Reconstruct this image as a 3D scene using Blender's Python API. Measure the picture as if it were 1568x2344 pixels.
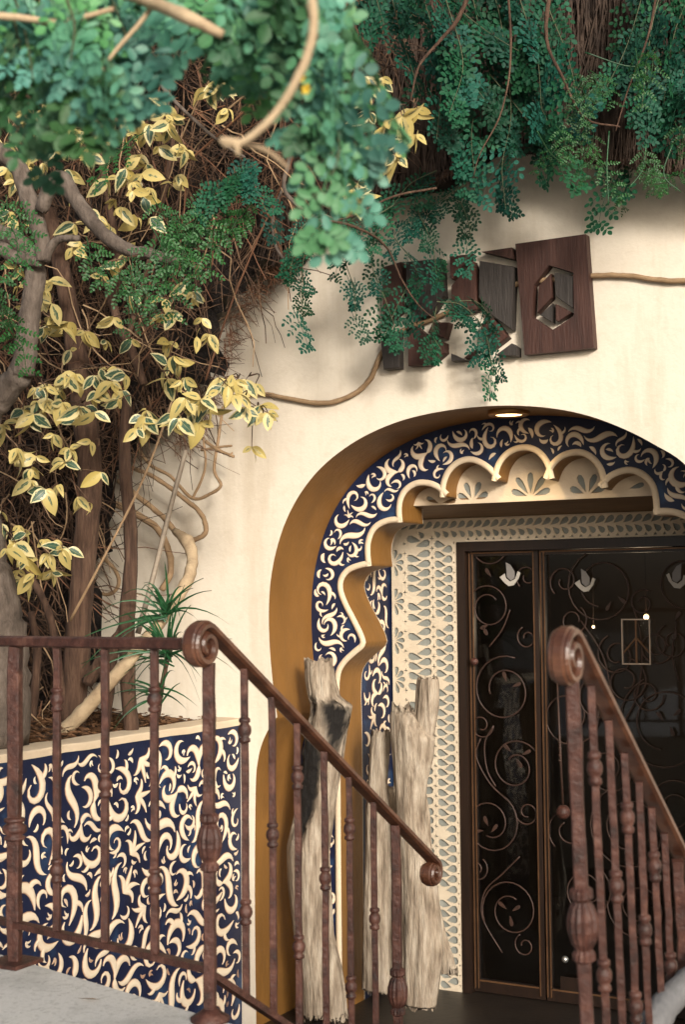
import bpy, math, random
import numpy as np
from mathutils import Vector, Matrix, noise as mnoise
from mathutils.geometry import tessellate_polygon, delaunay_2d_cdt

for o in list(bpy.data.objects): bpy.data.objects.remove(o)
S = bpy.context.scene
C = S.collection
random.seed(7); rng = np.random.default_rng(7)
R_ = math.radians
# ------------------------------------------------------------------ camera
EYE = 2.03; YAW = R_(28.5); PITCH = R_(3.4); ROLL = R_(0.57)
FPX = 3254.0; CX, CY = 784.0, 1171.5           # focal length and centre of the 1568 x 2343 survey grid
F0 = Vector((-math.sin(YAW), math.cos(YAW), 0)); R0 = Vector((math.cos(YAW), math.sin(YAW), 0)); UP = Vector((0, 0, 1))
FW = (F0*math.cos(PITCH) + UP*math.sin(PITCH)).normalized()
U0 = R0.cross(FW)
RX = R0*math.cos(ROLL) - U0*math.sin(ROLL)
UX = U0*math.cos(ROLL) + R0*math.sin(ROLL)
EYEP = Vector((0, 0, EYE))
cam = bpy.data.cameras.new('camera'); camo = bpy.data.objects.new('camera', cam); C.objects.link(camo)
camo.matrix_world = Matrix(((RX.x, UX.x, -FW.x, 0), (RX.y, UX.y, -FW.y, 0), (RX.z, UX.z, -FW.z, EYE), (0, 0, 0, 1)))
cam.sensor_fit = 'VERTICAL'; cam.sensor_height = 36; cam.lens = 50; cam.clip_end = 500; cam.clip_start = .05
cam.dof.use_dof = True; cam.dof.focus_distance = 5.9; cam.dof.aperture_fstop = 4.8
S.camera = camo
# ------------------------------------------------------------------ light
SUN_EL, SUN_AZ = 17.0, 44.0       # degrees; azimuth: how far to the right of the facade's normal the sun stands
w = bpy.data.worlds.new('World'); S.world = w; w.use_nodes = True
nt = w.node_tree; bg = nt.nodes['Background']
sky = nt.nodes.new('ShaderNodeTexSky'); sky.sky_type = 'NISHITA'; sky.sun_disc = False
sky.air_density = 1.0; sky.dust_density = 4.0; sky.ozone_density = 0.6
hsv = nt.nodes.new('ShaderNodeHueSaturation'); hsv.inputs['Saturation'].default_value = .55
nt.links.new(sky.outputs[0], hsv.inputs['Color']); nt.links.new(hsv.outputs[0], bg.inputs[0])
bg.inputs[1].default_value = 0.12
SUN_TO = Vector((math.sin(R_(SUN_AZ))*math.cos(R_(SUN_EL)), -math.cos(R_(SUN_AZ))*math.cos(R_(SUN_EL)), math.sin(R_(SUN_EL))))  # towards the sun
sky.sun_elevation = R_(SUN_EL); sky.sun_rotation = math.atan2(SUN_TO.x, SUN_TO.y)
sun = bpy.data.lights.new('sun', 'SUN'); sun.energy = 3.2; sun.angle = R_(11); sun.color = (1, .93, .83)
suno = bpy.data.objects.new('sun', sun); C.objects.link(suno)
suno.rotation_euler = (-SUN_TO).to_track_quat('-Z', 'Y').to_euler()
S.view_settings.view_transform = 'Standard'; S.view_settings.look = 'None'; S.view_settings.gamma = 1
S.view_settings.use_curve_mapping = False
S.view_settings.exposure = 0.38

# ------------------------------------------------------------------ survey: picture grid -> points on real planes
def ray(x, y): return FW + RX*((x-CX)/FPX) - UX*((y-CY)/FPX)
def onY(x, y, Y): d = ray(x, y); return EYEP + d*(Y/d.y)
def onX(x, y, X): d = ray(x, y); return EYEP + d*(X/d.x)
def onZ(x, y, Z): d = ray(x, y); return EYEP + d*((Z-EYE)/d.z)
def at(x, y, dist): d = ray(x, y); return EYEP + d*dist
YF, YP, YB, YD = 5.80, 6.21, 6.44, 6.78         # facade, scalloped panel, panel's back, door wall
LAND = EYE - 1.055
XPL = onY(552, 2000, YF).x                       # face of the planter wall
# ------------------------------------------------------------------ materials
MATS = {}
def mat(name, base, rough=.7, var=None, scale=8, stretch=(1,1,1), detail=6, bump=0, bscale=None, metal=0, spec=.4, trans=0, coat=0, bstretch=None, rand=0, huev=.0, coords='Object'):
    m = bpy.data.materials.new(name); m.use_nodes = True
    n = m.node_tree.nodes; l = m.node_tree.links; b = n['Principled BSDF']
    b.inputs['Roughness'].default_value = rough; b.inputs['Metallic'].default_value = metal
    b.inputs['Specular IOR Level'].default_value = spec
    if coat: b.inputs['Coat Weight'].default_value = coat
    tc = n.new('ShaderNodeTexCoord')
    def noi(sc, st, det):
        mp = n.new('ShaderNodeMapping'); mp.inputs['Scale'].default_value = st; l.new(tc.outputs[coords], mp.inputs[0])
        t = n.new('ShaderNodeTexNoise'); t.inputs['Scale'].default_value = sc; t.inputs['Detail'].default_value = det; t.inputs['Roughness'].default_value = .6
        l.new(mp.outputs[0], t.inputs['Vector']); return t
    col = None
    if var:
        t = noi(scale, stretch, detail)
        r = n.new('ShaderNodeValToRGB'); cols = [base]+list(var)
        els = r.color_ramp.elements
        while len(els) < len(cols): els.new(.5)
        for i, c in enumerate(cols):
            els[i].position = .3 + .4*i/(len(cols)-1); els[i].color = (*c, 1)
        l.new(t.outputs['Fac'], r.inputs[0]); col = r.outputs[0]
    if rand:
        oi = n.new('ShaderNodeObjectInfo'); hs = n.new('ShaderNodeHueSaturation')
        mr = n.new('ShaderNodeMapRange'); mr.inputs['To Min'].default_value = 1-rand; mr.inputs['To Max'].default_value = 1+rand
        l.new(oi.outputs['Random'], mr.inputs[0]); l.new(mr.outputs[0], hs.inputs['Value'])
        mr2 = n.new('ShaderNodeMapRange'); mr2.inputs['To Min'].default_value = .5-huev; mr2.inputs['To Max'].default_value = .5+huev*.4; wn = n.new('ShaderNodeTexWhiteNoise'); wn.noise_dimensions = '1D'; l.new(oi.outputs['Random'], wn.inputs['W']); l.new(wn.outputs[0], mr2.inputs[0]); l.new(mr2.outputs[0], hs.inputs['Hue'])
        if col: l.new(col, hs.inputs['Color'])
        else: hs.inputs['Color'].default_value = (*base, 1)
        col = hs.outputs[0]
    if col: l.new(col, b.inputs['Base Color'])
    else: b.inputs['Base Color'].default_value = (*base, 1)
    if bump:
        t2 = noi(bscale or scale*3, bstretch or stretch, 8)
        bp = n.new('ShaderNodeBump'); bp.inputs['Strength'].default_value = 1; bp.inputs['Distance'].default_value = bump
        l.new(t2.outputs['Fac'], bp.inputs['Height']); l.new(bp.outputs[0], b.inputs['Normal'])
    if trans:
        tr = n.new('ShaderNodeBsdfTranslucent'); mx = n.new('ShaderNodeMixShader'); mx.inputs[0].default_value = trans
        if col: l.new(col, tr.inputs[0])
        else: tr.inputs[0].default_value = (*base, 1)
        l.new(b.outputs[0], mx.inputs[1]); l.new(tr.outputs[0], mx.inputs[2])
        l.new(mx.outputs[0], n['Material Output'].inputs[0])
    MATS[name] = m; return m
M = MATS
mat('plaster', (.60,.535,.445), .85, [(.66,.59,.49),(.63,.56,.465)], 1.3, bump=.0022, bscale=45)
def grime(name, amount, dark, scale=2.2, st=(2.5,2.5,.35)):
    m = M[name]; n = m.node_tree.nodes; l = m.node_tree.links; b = n['Principled BSDF']; inp = b.inputs['Base Color']
    src = inp.links[0].from_socket; tc = n.new('ShaderNodeTexCoord'); mp = n.new('ShaderNodeMapping'); mp.inputs['Scale'].default_value = st; l.new(tc.outputs['Object'], mp.inputs[0])
    t = n.new('ShaderNodeTexNoise'); t.inputs['Scale'].default_value = scale; t.inputs['Detail'].default_value = 9; t.inputs['Roughness'].default_value = .68; l.new(mp.outputs[0], t.inputs['Vector'])
    mr = n.new('ShaderNodeMapRange'); mr.inputs['From Min'].default_value = .5; mr.inputs['From Max'].default_value = .75; mr.inputs['To Max'].default_value = amount; l.new(t.outputs['Fac'], mr.inputs[0])
    mx = n.new('ShaderNodeMix'); mx.data_type = 'RGBA'; l.new(mr.outputs[0], mx.inputs[0]); l.new(src, mx.inputs[6]); mx.inputs[7].default_value = (*dark, 1); l.new(mx.outputs[2], inp)
grime('plaster', .5, (.40,.31,.20), 1.8)
grime('plaster', .35, (.46,.38,.28), 14, (1,1,1))
mat('plaster_trim', (.56,.45,.32), .8, [(.65,.53,.385)], 6, bump=.003, bscale=50)
mat('gold_plaster', (.140,.064,.015), .5, [(.215,.102,.024),(.175,.082,.019)], 3.0, stretch=(1,1,.5), bump=.003, bscale=40)
grime('gold_plaster', .5, (.15,.075,.02), 3.5)
mat('navy_glaze', (.004,.007,.024), .5, [(.005,.009,.034),(.006,.012,.042),(.020,.055,.125)], 5, bump=.002, bscale=40)
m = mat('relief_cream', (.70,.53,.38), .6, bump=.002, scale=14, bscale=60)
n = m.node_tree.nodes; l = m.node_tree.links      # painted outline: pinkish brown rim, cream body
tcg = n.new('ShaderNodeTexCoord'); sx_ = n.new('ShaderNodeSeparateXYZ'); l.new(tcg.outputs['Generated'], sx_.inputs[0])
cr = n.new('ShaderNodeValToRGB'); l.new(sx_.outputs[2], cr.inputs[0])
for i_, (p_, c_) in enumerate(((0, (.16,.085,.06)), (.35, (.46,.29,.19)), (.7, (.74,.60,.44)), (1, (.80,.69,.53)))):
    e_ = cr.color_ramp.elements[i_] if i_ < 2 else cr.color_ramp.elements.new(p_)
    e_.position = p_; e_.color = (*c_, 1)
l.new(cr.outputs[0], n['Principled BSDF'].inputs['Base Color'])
mat('relief_edge', (.42,.26,.18), .7)
mat('grey_inlay', (.17,.18,.165), .8, [(.24,.25,.23)], 10, bump=.002, bscale=80)
mat('iron', (.016,.007,.0055), .5, [(.038,.0135,.0095),(.062,.023,.016),(.11,.050,.035)], 22, bump=.005, bscale=60, spec=.4)
mat('rail_iron', (.040,.014,.008), .36, [(.070,.026,.013),(.12,.05,.027)], 14, bump=.002, bscale=50, spec=.6)
mat('iron_dark', (.018,.0075,.0045), .6, [(.046,.019,.010)], 30, spec=.5)
mat('sign_wood', (.022,.0085,.006), .6, [(.044,.017,.012),(.066,.028,.020)], 5, stretch=(6,6,.6), detail=10, bump=.003, bscale=22)
mat('sign_wood_grey', (.022,.018,.016), .6, [(.045,.037,.033)], 9, stretch=(6,6,.6), bump=.003, bscale=22)
mat('lintel_wood', (.13,.075,.035), .6, [(.21,.125,.06)], 6, stretch=(.6,6,6), bump=.003, bscale=20)
mat('driftwood', (.11,.082,.058), .9, [(.26,.205,.15),(.39,.325,.25),(.48,.41,.33)], 9, stretch=(3.2,3.2,.55), detail=9, bump=.016, bscale=16, bstretch=(4,4,.5))
grime('driftwood', .75, (.09,.052,.028), 3.2, (1.6,1.6,.8))
grime('driftwood', .75, (.05,.032,.02), 13, (2.4,2.4,.22))
def burnt():
    m = M['driftwood'].copy(); m.name = 'driftwood_burnt'; M['driftwood_burnt'] = m; n = m.node_tree.nodes; l = m.node_tree.links; b = n['Principled BSDF']
    src = b.inputs['Base Color'].links[0].from_socket; at_ = n.new('ShaderNodeAttribute'); at_.attribute_name = 'char'
    mx = n.new('ShaderNodeMix'); mx.data_type = 'RGBA'; l.new(at_.outputs['Fac'], mx.inputs[0]); l.new(src, mx.inputs[6]); mx.inputs[7].default_value = (.007,.0055,.0045,1); l.new(mx.outputs[2], b.inputs['Base Color'])
burnt()
mat('char', (.008,.006,.005), .8, [(.02,.015,.012)], 20, bump=.006, bscale=40)
mat('log_grey', (.085,.085,.09), .85, [(.15,.15,.155)], 12, stretch=(3,3,1), bump=.004, bscale=30)
mat('bark_grey', (.05,.038,.03), .9, [(.11,.085,.068),(.16,.13,.108)], 14, stretch=(2,2,.7), detail=10, bump=.012, bscale=26)
grime('bark_grey', .7, (.04,.03,.024), 6, (2,2,1))
mat('bark_brown', (.030,.015,.009), .9, [(.075,.040,.025),(.12,.07,.045)], 12, stretch=(4,4,.5), detail=10, bump=.012, bscale=18)
grime('bark_brown', .7, (.025,.013,.008), 7, (3,3,.6))
mat('bark_pale', (.30,.215,.13), .8, [(.47,.36,.23)], 12, bump=.004, bscale=40)
grime('bark_pale', .6, (.13,.08,.045), 9, (2,2,2))
mat('vine_tan', (.22,.14,.075), .8, [(.33,.22,.125)], 25, bump=.002, bscale=60)
mat('cane', (.20,.16,.12), .6, [(.28,.23,.175)], 14, stretch=(1,1,3))
mat('twig', (.016,.009,.006), .9, [(.06,.032,.018),(.19,.11,.062)], 9)
mat('twig_red', (.085,.036,.017), .8, [(.13,.058,.028)], 9)
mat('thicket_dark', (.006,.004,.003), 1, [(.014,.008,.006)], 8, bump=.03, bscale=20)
mat('straw', (.018,.011,.008), .9, [(.036,.022,.015),(.07,.045,.032)], 14)
mat('concrete', (.36,.355,.34), .9, [(.52,.515,.50),(.45,.445,.43)], 60, bump=.004, bscale=160)
grime('concrete', .6, (.17,.165,.15), 3.0, (1,1,1))
mat('floor_dark', (.012,.009,.007), .45, [(.022,.016,.012)], 5, bump=.002, bscale=30)
mat('court', (.06,.05,.04), .8, [(.09,.08,.065)], 8)
mat('soil', (.035,.018,.010), 1, [(.075,.04,.02)], 30, bump=.03, bscale=50)
mat('litter', (.10,.045,.018), .9, [(.20,.10,.045)], 3, rand=.5)
mat('door_wood', (.009,.005,.0035), .4, [(.020,.010,.006)], 8, stretch=(6,6,.5), spec=.5)
mat('brass_edge', (.10,.050,.025), .4, [(.18,.095,.048)], 12, metal=.5)
mat('dove_white', (.44,.41,.36), .6, [(.36,.33,.29)], 30)
mat('dove_grey', (.20,.185,.175), .5)  # darker grey for the dove wings
mat('interior', (.035,.026,.020), .8, [(.07,.05,.036)], 2)
mat('steel', (.5,.5,.48), .35, metal=.9)
mat('frame_metal', (.42,.33,.26), .4, metal=.5)
mat('surround_cream', (.50,.42,.315), .85, [(.58,.50,.385)], 9, bump=.003, bscale=60)
mat('lamp_metal', (.32,.16,.05), .35, metal=.6)
mat('ground', (.10,.09,.07), .9, [(.14,.12,.10)], 3)
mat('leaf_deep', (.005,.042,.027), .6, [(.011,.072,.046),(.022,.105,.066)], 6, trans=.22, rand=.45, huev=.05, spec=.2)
mat('leaf_flash_lit', (.03,.12,.075), .5, [(.08,.22,.15),(.21,.36,.27)], 9, trans=.25, rand=.5, huev=.09, spec=.25)  # same leaves as the far tree, flash brightness painted in as paler green
mat('leaf_small', (.012,.07,.016), .5, [(.03,.12,.025)], 6, trans=.25, rand=.3)
mat('twig_green', (.05,.06,.03), .7, [(.09,.10,.05)], 8)
mat('blade', (.008,.05,.018), .4, [(.02,.09,.03)], 6, trans=.15, rand=.3)
mat('yellow_leaf', (.60,.42,.04), .5, trans=.3)
# leaf with green heart and yellow margin (pattern of the leaf itself, in leaf coordinates)
m = bpy.data.materials.new('leaf_variegated'); m.use_nodes = True; MATS['leaf_variegated'] = m
n = m.node_tree.nodes; l = m.node_tree.links; b = n['Principled BSDF']; b.inputs['Roughness'].default_value = .42; b.inputs['Specular IOR Level'].default_value = .45
uv = n.new('ShaderNodeUVMap'); uv.uv_map = 'leaf'; sep = n.new('ShaderNodeSeparateXYZ'); l.new(uv.outputs[0], sep.inputs[0])
oi = n.new('ShaderNodeObjectInfo')
addv = n.new('ShaderNodeVectorMath'); addv.operation = 'ADD'; l.new(uv.outputs[0], addv.inputs[0]); l.new(oi.outputs['Location'], addv.inputs[1])
tx = n.new('ShaderNodeTexNoise'); tx.inputs['Scale'].default_value = 6; tx.inputs['Detail'].default_value = 3; l.new(addv.outputs[0], tx.inputs['Vector'])
def mth(op, a, b2=None, c=None):
    q = n.new('ShaderNodeMath'); q.operation = op
    for i, v in enumerate((a, b2, c)):
        if v is None: continue
        if isinstance(v, (int, float)): q.inputs[i].default_value = v
        else: l.new(v, q.inputs[i])
    return q.outputs[0]
edge = mth('ABSOLUTE', mth('SUBTRACT', sep.outputs[0], .5))              # 0 on the midrib, .5 at the margin
endv = mth('MULTIPLY', mth('POWER', mth('ABSOLUTE', mth('SUBTRACT', sep.outputs[1], .45)), 2.0), 1.0)
d = mth('ADD', mth('ADD', edge, endv), mth('MULTIPLY', mth('SUBTRACT', tx.outputs['Fac'], .5), .42))
thr = mth('MULTIPLY_ADD', oi.outputs['Random'], .42, .0)
fac = n.new('ShaderNodeMapRange'); fac.interpolation_type = 'SMOOTHSTEP'
l.new(mth('SUBTRACT', d, thr), fac.inputs[0]); fac.inputs['From Min'].default_value = -.03; fac.inputs['From Max'].default_value = .03
vein = mth('LESS_THAN', edge, .018)
gm = n.new('ShaderNodeMix'); gm.data_type = 'RGBA'; l.new(tx.outputs['Fac'], gm.inputs[0])
gm.inputs[6].default_value = (.010,.042,.022,1); gm.inputs[7].default_value = (.085,.15,.10,1)
ym = n.new('ShaderNodeMix'); ym.data_type = 'RGBA'; l.new(oi.outputs['Random'], ym.inputs[0])
ym.inputs[6].default_value = (.46,.36,.11,1); ym.inputs[7].default_value = (.64,.58,.34,1)
mx = n.new('ShaderNodeMix'); mx.data_type = 'RGBA'; l.new(fac.outputs[0], mx.inputs[0]); l.new(gm.outputs[2], mx.inputs[6]); l.new(ym.outputs[2], mx.inputs[7])
mv = n.new('ShaderNodeMix'); mv.data_type = 'RGBA'; l.new(mth('MULTIPLY', vein, .45), mv.inputs[0]); l.new(mx.outputs[2], mv.inputs[6]); mv.inputs[7].default_value = (.55,.48,.22,1)
l.new(mv.outputs[2], b.inputs['Base Color'])
tr = n.new('ShaderNodeBsdfTranslucent'); ms = n.new('ShaderNodeMixShader'); ms.inputs[0].default_value = .22
l.new(mv.outputs[2], tr.inputs[0]); l.new(b.outputs[0], ms.inputs[1]); l.new(tr.outputs[0], ms.inputs[2]); l.new(ms.outputs[0], n['Material Output'].inputs[0])
# glass
m = bpy.data.materials.new('pane'); m.use_nodes = True; MATS['pane'] = m
n = m.node_tree.nodes; l = m.node_tree.links
g = n.new('ShaderNodeBsdfGlossy'); g.inputs['Roughness'].default_value = .03; g.inputs[0].default_value = (.8,.85,.9,1)
t = n.new('ShaderNodeBsdfTransparent'); t.inputs[0].default_value = (.72,.74,.75,1)
fr = n.new('ShaderNodeFresnel'); fr.inputs[0].default_value = 1.45; ms = n.new('ShaderNodeMixShader')
l.new(fr.outputs[0], ms.inputs[0]); l.new(t.outputs[0], ms.inputs[1]); l.new(g.outputs[0], ms.inputs[2]); l.new(ms.outputs[0], n['Material Output'].inputs[0])
m = bpy.data.materials.new('lamp_glow'); m.use_nodes = True; MATS['lamp_glow'] = m
n = m.node_tree.nodes; b = n['Principled BSDF']; b.inputs['Emission Color'].default_value = (1,.62,.26,1); b.inputs['Emission Strength'].default_value = 5

# ------------------------------------------------------------------ mesh helpers
def catmull(pts, sub=5):
    pts = [Vector(p) for p in pts]
    if len(pts) < 3: return pts
    P = [pts[0]*2-pts[1]] + pts + [pts[-1]*2-pts[-2]]; out = []
    for i in range(1, len(P)-2):
        p0, p1, p2, p3 = P[i-1], P[i], P[i+1], P[i+2]
        for k in range(sub):
            t = k/sub
            out.append(.5*((2*p1)+(p2-p0)*t+(2*p0-5*p1+4*p2-p3)*t*t+(3*p1-p0-3*p2+p3)*t**3))
    out.append(pts[-1]); return out
def lerp_list(v, n):
    return [float(x) for x in np.interp(np.linspace(0, 1, n), np.linspace(0, 1, len(v)), v)]
class MB:
    def __init__(s): s.v = []; s.f = []
    def add(s, vs, fs):
        o = len(s.v); s.v += [tuple(p) for p in vs]; s.f += [tuple(i+o for i in f) for f in fs]; return s
    def box(s, a, b):
        (x0,y0,z0),(x1,y1,z1) = a, b
        x0,x1 = sorted((x0,x1)); y0,y1 = sorted((y0,y1)); z0,z1 = sorted((z0,z1))
        return s.add([(x0,y0,z0),(x1,y0,z0),(x1,y1,z0),(x0,y1,z0),(x0,y0,z1),(x1,y0,z1),(x1,y1,z1),(x0,y1,z1)],
                     [(0,3,2,1),(4,5,6,7),(0,1,5,4),(1,2,6,5),(2,3,7,6),(3,0,4,7)])
    def tube(s, pts, rad, n=6, cap=True, jit=0, prof=None, up=None):
        pts = [Vector(p) for p in pts]; N = len(pts)
        rad = lerp_list(rad if isinstance(rad, (list, tuple)) else [rad, rad], N)
        if jit:
            sd_ = random.uniform(0, 90); rad = [r*(1+2.2*jit*mnoise.noise((i*.55+sd_, 0, 0))+1.2*jit*max(0, mnoise.noise((i*1.7+sd_, 5, 0)))) for i, r in enumerate(rad)]
            pts = [p+Vector((mnoise.noise((i*.45+sd_, 9, 0)), 0, mnoise.noise((i*.45+sd_, 19, 0))))*r*jit*4 for i, (p, r) in enumerate(zip(pts, rad))]
        T = [(pts[min(i+1, N-1)]-pts[max(i-1, 0)]).normalized() for i in range(N)]
        a = up or (Vector((0,0,1)) if abs(T[0].z) < .9 else Vector((1,0,0)))
        u = (a-T[0]*a.dot(T[0])).normalized(); vs = []
        for i in range(N):
            u = (u-T[i]*u.dot(T[i])); u.normalize(); w_ = T[i].cross(u)
            if prof:
                for (pa, pb) in prof: vs.append(pts[i]+u*(pa*rad[i])+w_*(pb*rad[i]))
            else:
                for k in range(n):
                    th = 2*math.pi*k/n; r = rad[i]*(1+jit*random.uniform(-1, 1)) if jit else rad[i]
                    vs.append(pts[i]+u*(math.cos(th)*r)+w_*(math.sin(th)*r))
        if prof: n = len(prof)
        fs = [(i*n+k, i*n+(k+1) % n, (i+1)*n+(k+1) % n, (i+1)*n+k) for i in range(N-1) for k in range(n)]
        if cap: fs += [tuple(range(n-1, -1, -1)), tuple((N-1)*n+k for k in range(n))]
        return s.add(vs, fs)
    def lathe(s, base, axis, prof, n=12, flute=0):
        axis = Vector(axis).normalized(); a = Vector((1,0,0)) if abs(axis.x) < .9 else Vector((0,1,0))
        u = (a-axis*a.dot(axis)).normalized(); w_ = axis.cross(u); vs = []; base = Vector(base)
        for (r, h) in prof:
            for k in range(n):
                th = 2*math.pi*k/n; rr = r*(1+(flute if k % 2 else -flute)) if flute else r
                vs.append(base+axis*h+u*(math.cos(th)*rr)+w_*(math.sin(th)*rr))
        N = len(prof); fs = [(i*n+k, i*n+(k+1) % n, (i+1)*n+(k+1) % n, (i+1)*n+k) for i in range(N-1) for k in range(n)]
        fs += [tuple(range(n-1, -1, -1)), tuple((N-1)*n+k for k in range(n))]
        return s.add(vs, fs)
    def plate(s, outer, holes, m3, thick, bevel=0):
        """polygon with holes in (u,v); m3(u,v,h) -> 3-D point; the face at h=0, the sides going to h=-thick"""
        loops = [outer]+holes; co = []; polys = []
        for lp in loops:
            polys.append(list(range(len(co), len(co)+len(lp)))); co += [Vector((p[0], p[1])) for p in lp]
        r = delaunay_2d_cdt(co, [], polys, 2 if holes else 1, 1e-6)
        s.add([m3(p.x, p.y, 0) for p in r[0]], [tuple(f) for f in r[2]])
        for lp in loops:
            k = len(lp); vs = [m3(p[0], p[1], 0) for p in lp]+[m3(p[0], p[1], -thick) for p in lp]
            s.add(vs, [(i, (i+1) % k, k+(i+1) % k, k+i) for i in range(k)])
        return s
    def solid(s, outer, m3, thick, bev=.006):
        """bevelled slab: outline polygon, face slightly inset"""
        c = Vector((sum(p[0] for p in outer)/len(outer), sum(p[1] for p in outer)/len(outer))); k = len(outer)
        L = max((Vector(p)-c).length for p in outer); q = 1-bev/L
        ins = [c+(Vector(p)-c)*q for p in outer]
        vs = [m3(p[0], p[1], 0) for p in ins]+[m3(p[0], p[1], -bev) for p in outer]+[m3(p[0], p[1], -thick) for p in outer]
        fs = [(i, (i+1) % k, k+(i+1) % k, k+i) for i in range(k)]+[(k+i, k+(i+1) % k, 2*k+(i+1) % k, 2*k+i) for i in range(k)]
        s.add(vs, fs)
        tri = tessellate_polygon([[Vector((p[0], p[1], 0)) for p in ins]])
        return s.add([m3(p[0], p[1], 0) for p in ins], [tuple(t) for t in tri])
    def mesh(s, name, material, smooth=False, off=None):
        me = bpy.data.meshes.new(name)
        v = s.v if off is None else [(p[0]-off[0], p[1]-off[1], p[2]-off[2]) for p in s.v]
        me.from_pydata(v, [], s.f)
        if material: me.materials.append(M[material])
        if smooth: me.polygons.foreach_set('use_smooth', [True]*len(me.polygons))
        me.update(); return me
    def build(s, name, material, parent=None, smooth=False, kind=None, label=None):
        off = base_of(parent) if parent else None
        o = bpy.data.objects.new(name, s.mesh(name, material, smooth, off)); C.objects.link(o)
        if parent: o.parent = parent
        if kind: o['kind'] = kind
        if label: o['label'] = label
        return o
def base_of(o):
    v = Vector((0,0,0))
    while o: v = v+o.location; o = o.parent
    return v
def thing(name, label, cat, loc, group=None):
    o = bpy.data.objects.new(name, None); C.objects.link(o); o.location = loc; o.empty_display_size = .1
    o['label'] = label; o['category'] = cat
    if group: o['group'] = group
    return o
def tag(o, label, cat, group=None):
    o['label'] = label; o['category'] = cat
    if group: o['group'] = group
    return o
def put(name, me, parent, mw, kind=None, label=None):
    o = bpy.data.objects.new(name, me); C.objects.link(o); o.parent = parent
    o.matrix_basis = Matrix.Translation(-base_of(parent)) @ mw
    if kind: o['kind'] = kind
    if label: o['label'] = label
    return o
def frame(origin, u, v, nrm, s=1):
    return Matrix(((u.x*s, v.x*s, nrm.x*s, origin.x), (u.y*s, v.y*s, nrm.y*s, origin.y), (u.z*s, v.z*s, nrm.z*s, origin.z), (0,0,0,1)))
def inpoly(P, poly):
    x, y = P[:,0], P[:,1]; c = np.zeros(len(P), bool); k = len(poly)
    for i in range(k):
        x0, y0 = poly[i][:2]; x1, y1 = poly[(i+1) % k][:2]
        if y0 == y1: continue
        c ^= ((y0 > y) != (y1 > y)) & (x < (x1-x0)*(y-y0)/(y1-y0)+x0)
    return c

# ------------------------------------------------------------------ scroll reliefs
def stroke(mb, pts, wid, h):
    N = len(pts); vs = []
    for i in range(N):
        t = (pts[min(i+1, N-1)]-pts[max(i-1, 0)]).normalized(); nn = Vector((-t.y, t.x)); wd = wid[i]
        hh = h
        for (a, z) in ((-1, 0), (-.74, .8), (0, 1), (.74, .8), (1, 0)):
            p = pts[i]+nn*(a*wd); vs.append((p.x, p.y, z*hh))
    fs = [(i*5+k, i*5+k+1, (i+1)*5+k+1, (i+1)*5+k) for i in range(N-1) for k in range(4)]
    mb.add(vs, fs)
def spine(start, ang, length, turns, n=14):
    """turns: list of turning angles spread along the length"""
    k = lerp_list(turns, n); p = Vector(start); out = [p.copy()]; a = ang
    for i in range(n-1):
        a += k[i]/(n-1); p = p+Vector((math.cos(a), math.sin(a)))*(length/(n-1)); out.append(p.copy())
    return out
def prof(n, wmax, peak=.5, tail=.03):
    wmax *= .98
    out = []
    for i in range(n):
        t = i/(n-1); x = t/peak if t < peak else (1-t)/(1-peak)
        out.append(max(tail*wmax, wmax*math.sin(max(0, min(1, x))*math.pi/2)**.9))
    return out
MOTIFS = []           # (mesh, samples Nx3: x, y, radius), unit size about 1
def motif(strokes):
    mb = MB(); smp = []
    for j, (pts, wd) in enumerate(strokes):
        stroke(mb, pts, wd, .10+.006*j); smp += [(p.x, p.y, w_) for p, w_ in zip(pts, wd)]
    a = np.array(smp); c = (a[:,:2].max(0)+a[:,:2].min(0))/2; a[:,:2] -= c
    mb.v = [(x-c[0], y-c[1], z) for x, y, z in mb.v]
    me = mb.mesh('vine_relief', 'relief_cream', True)
    MOTIFS.append((me, a))
rm = random.Random(3)
def sgn(): return 1 if rm.random() < .5 else -1
for i in range(4):      # C with a bulb
    q = 1; MOTIFS_n = 14
    motif([(spine((0,0), 1.2, 1.35, [1.0*q, 4.6*q, 4.2*q+i*.6]), prof(14, .125, .42))])
for i in range(3):      # S
    motif([(spine((0,0), .6, 1.55, [4.5, 2.5+i*.3, -3, -5.5]), prof(14, .14, .5+.1*(i-1)))])
for i in range(4):      # C with a side leaf
    a = spine((0,0), .9, 1.45, [.8, 4.6, 4.2]); pk = a[6]
    motif([(a, prof(14, .14, .45)), (spine(a[5], .1+.3*i, .5, [-1.5, -3]), prof(14, .085, .2)), (spine(a[8], 1.2, .36, [-1, -2]), prof(14, .065, .2))])
for i in range(4):      # forked scroll: two curls from one root
    a = spine((0,0), 1.57, 1.05, [.6, -3.6, -4.5]); b_ = spine((0,.1), 2.0, .95, [-.4, 3.4, 5])
    c_ = spine((0,.05), -1.2-.2*i, .7, [1.5, 3.5])
    motif([(a, prof(14, .13, .4)), (b_, prof(14, .12, .4)), (c_, prof(14, .11, .25))])
for i in range(4):      # hooked C with a tight inner curl
    a = spine((0,0), 1.0, 1.75, [.4, 3.6, 6.5+.5*i, 9.0]); motif([(a, prof(14, .12, .38)), (spine(a[4], -.2+.2*i, .42, [-1.2, -2.5]), prof(14, .07, .25))])
for i in range(1):      # flame with three tines
    motif([(spine((0,0), 1.3+.2*k, .8-.12*abs(k), [.9*k, 1.8*k+.6]), prof(14, .09, .3)) for k in (-1.6, -.5, .6, 1.6)])
N_BIG = len(MOTIFS)
for i in range(2): motif([(spine((0,0), 0, .9, [.9+i*1.4, 1.4+i]), prof(14, .17, .4))])       # drop
motif([(spine((0,0), 0, .8, [1.6, 3.2]), prof(14, .15, .35)), (spine((.1,.02), 1.3, .55, [1, 2]), prof(14, .1, .3))])
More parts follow.
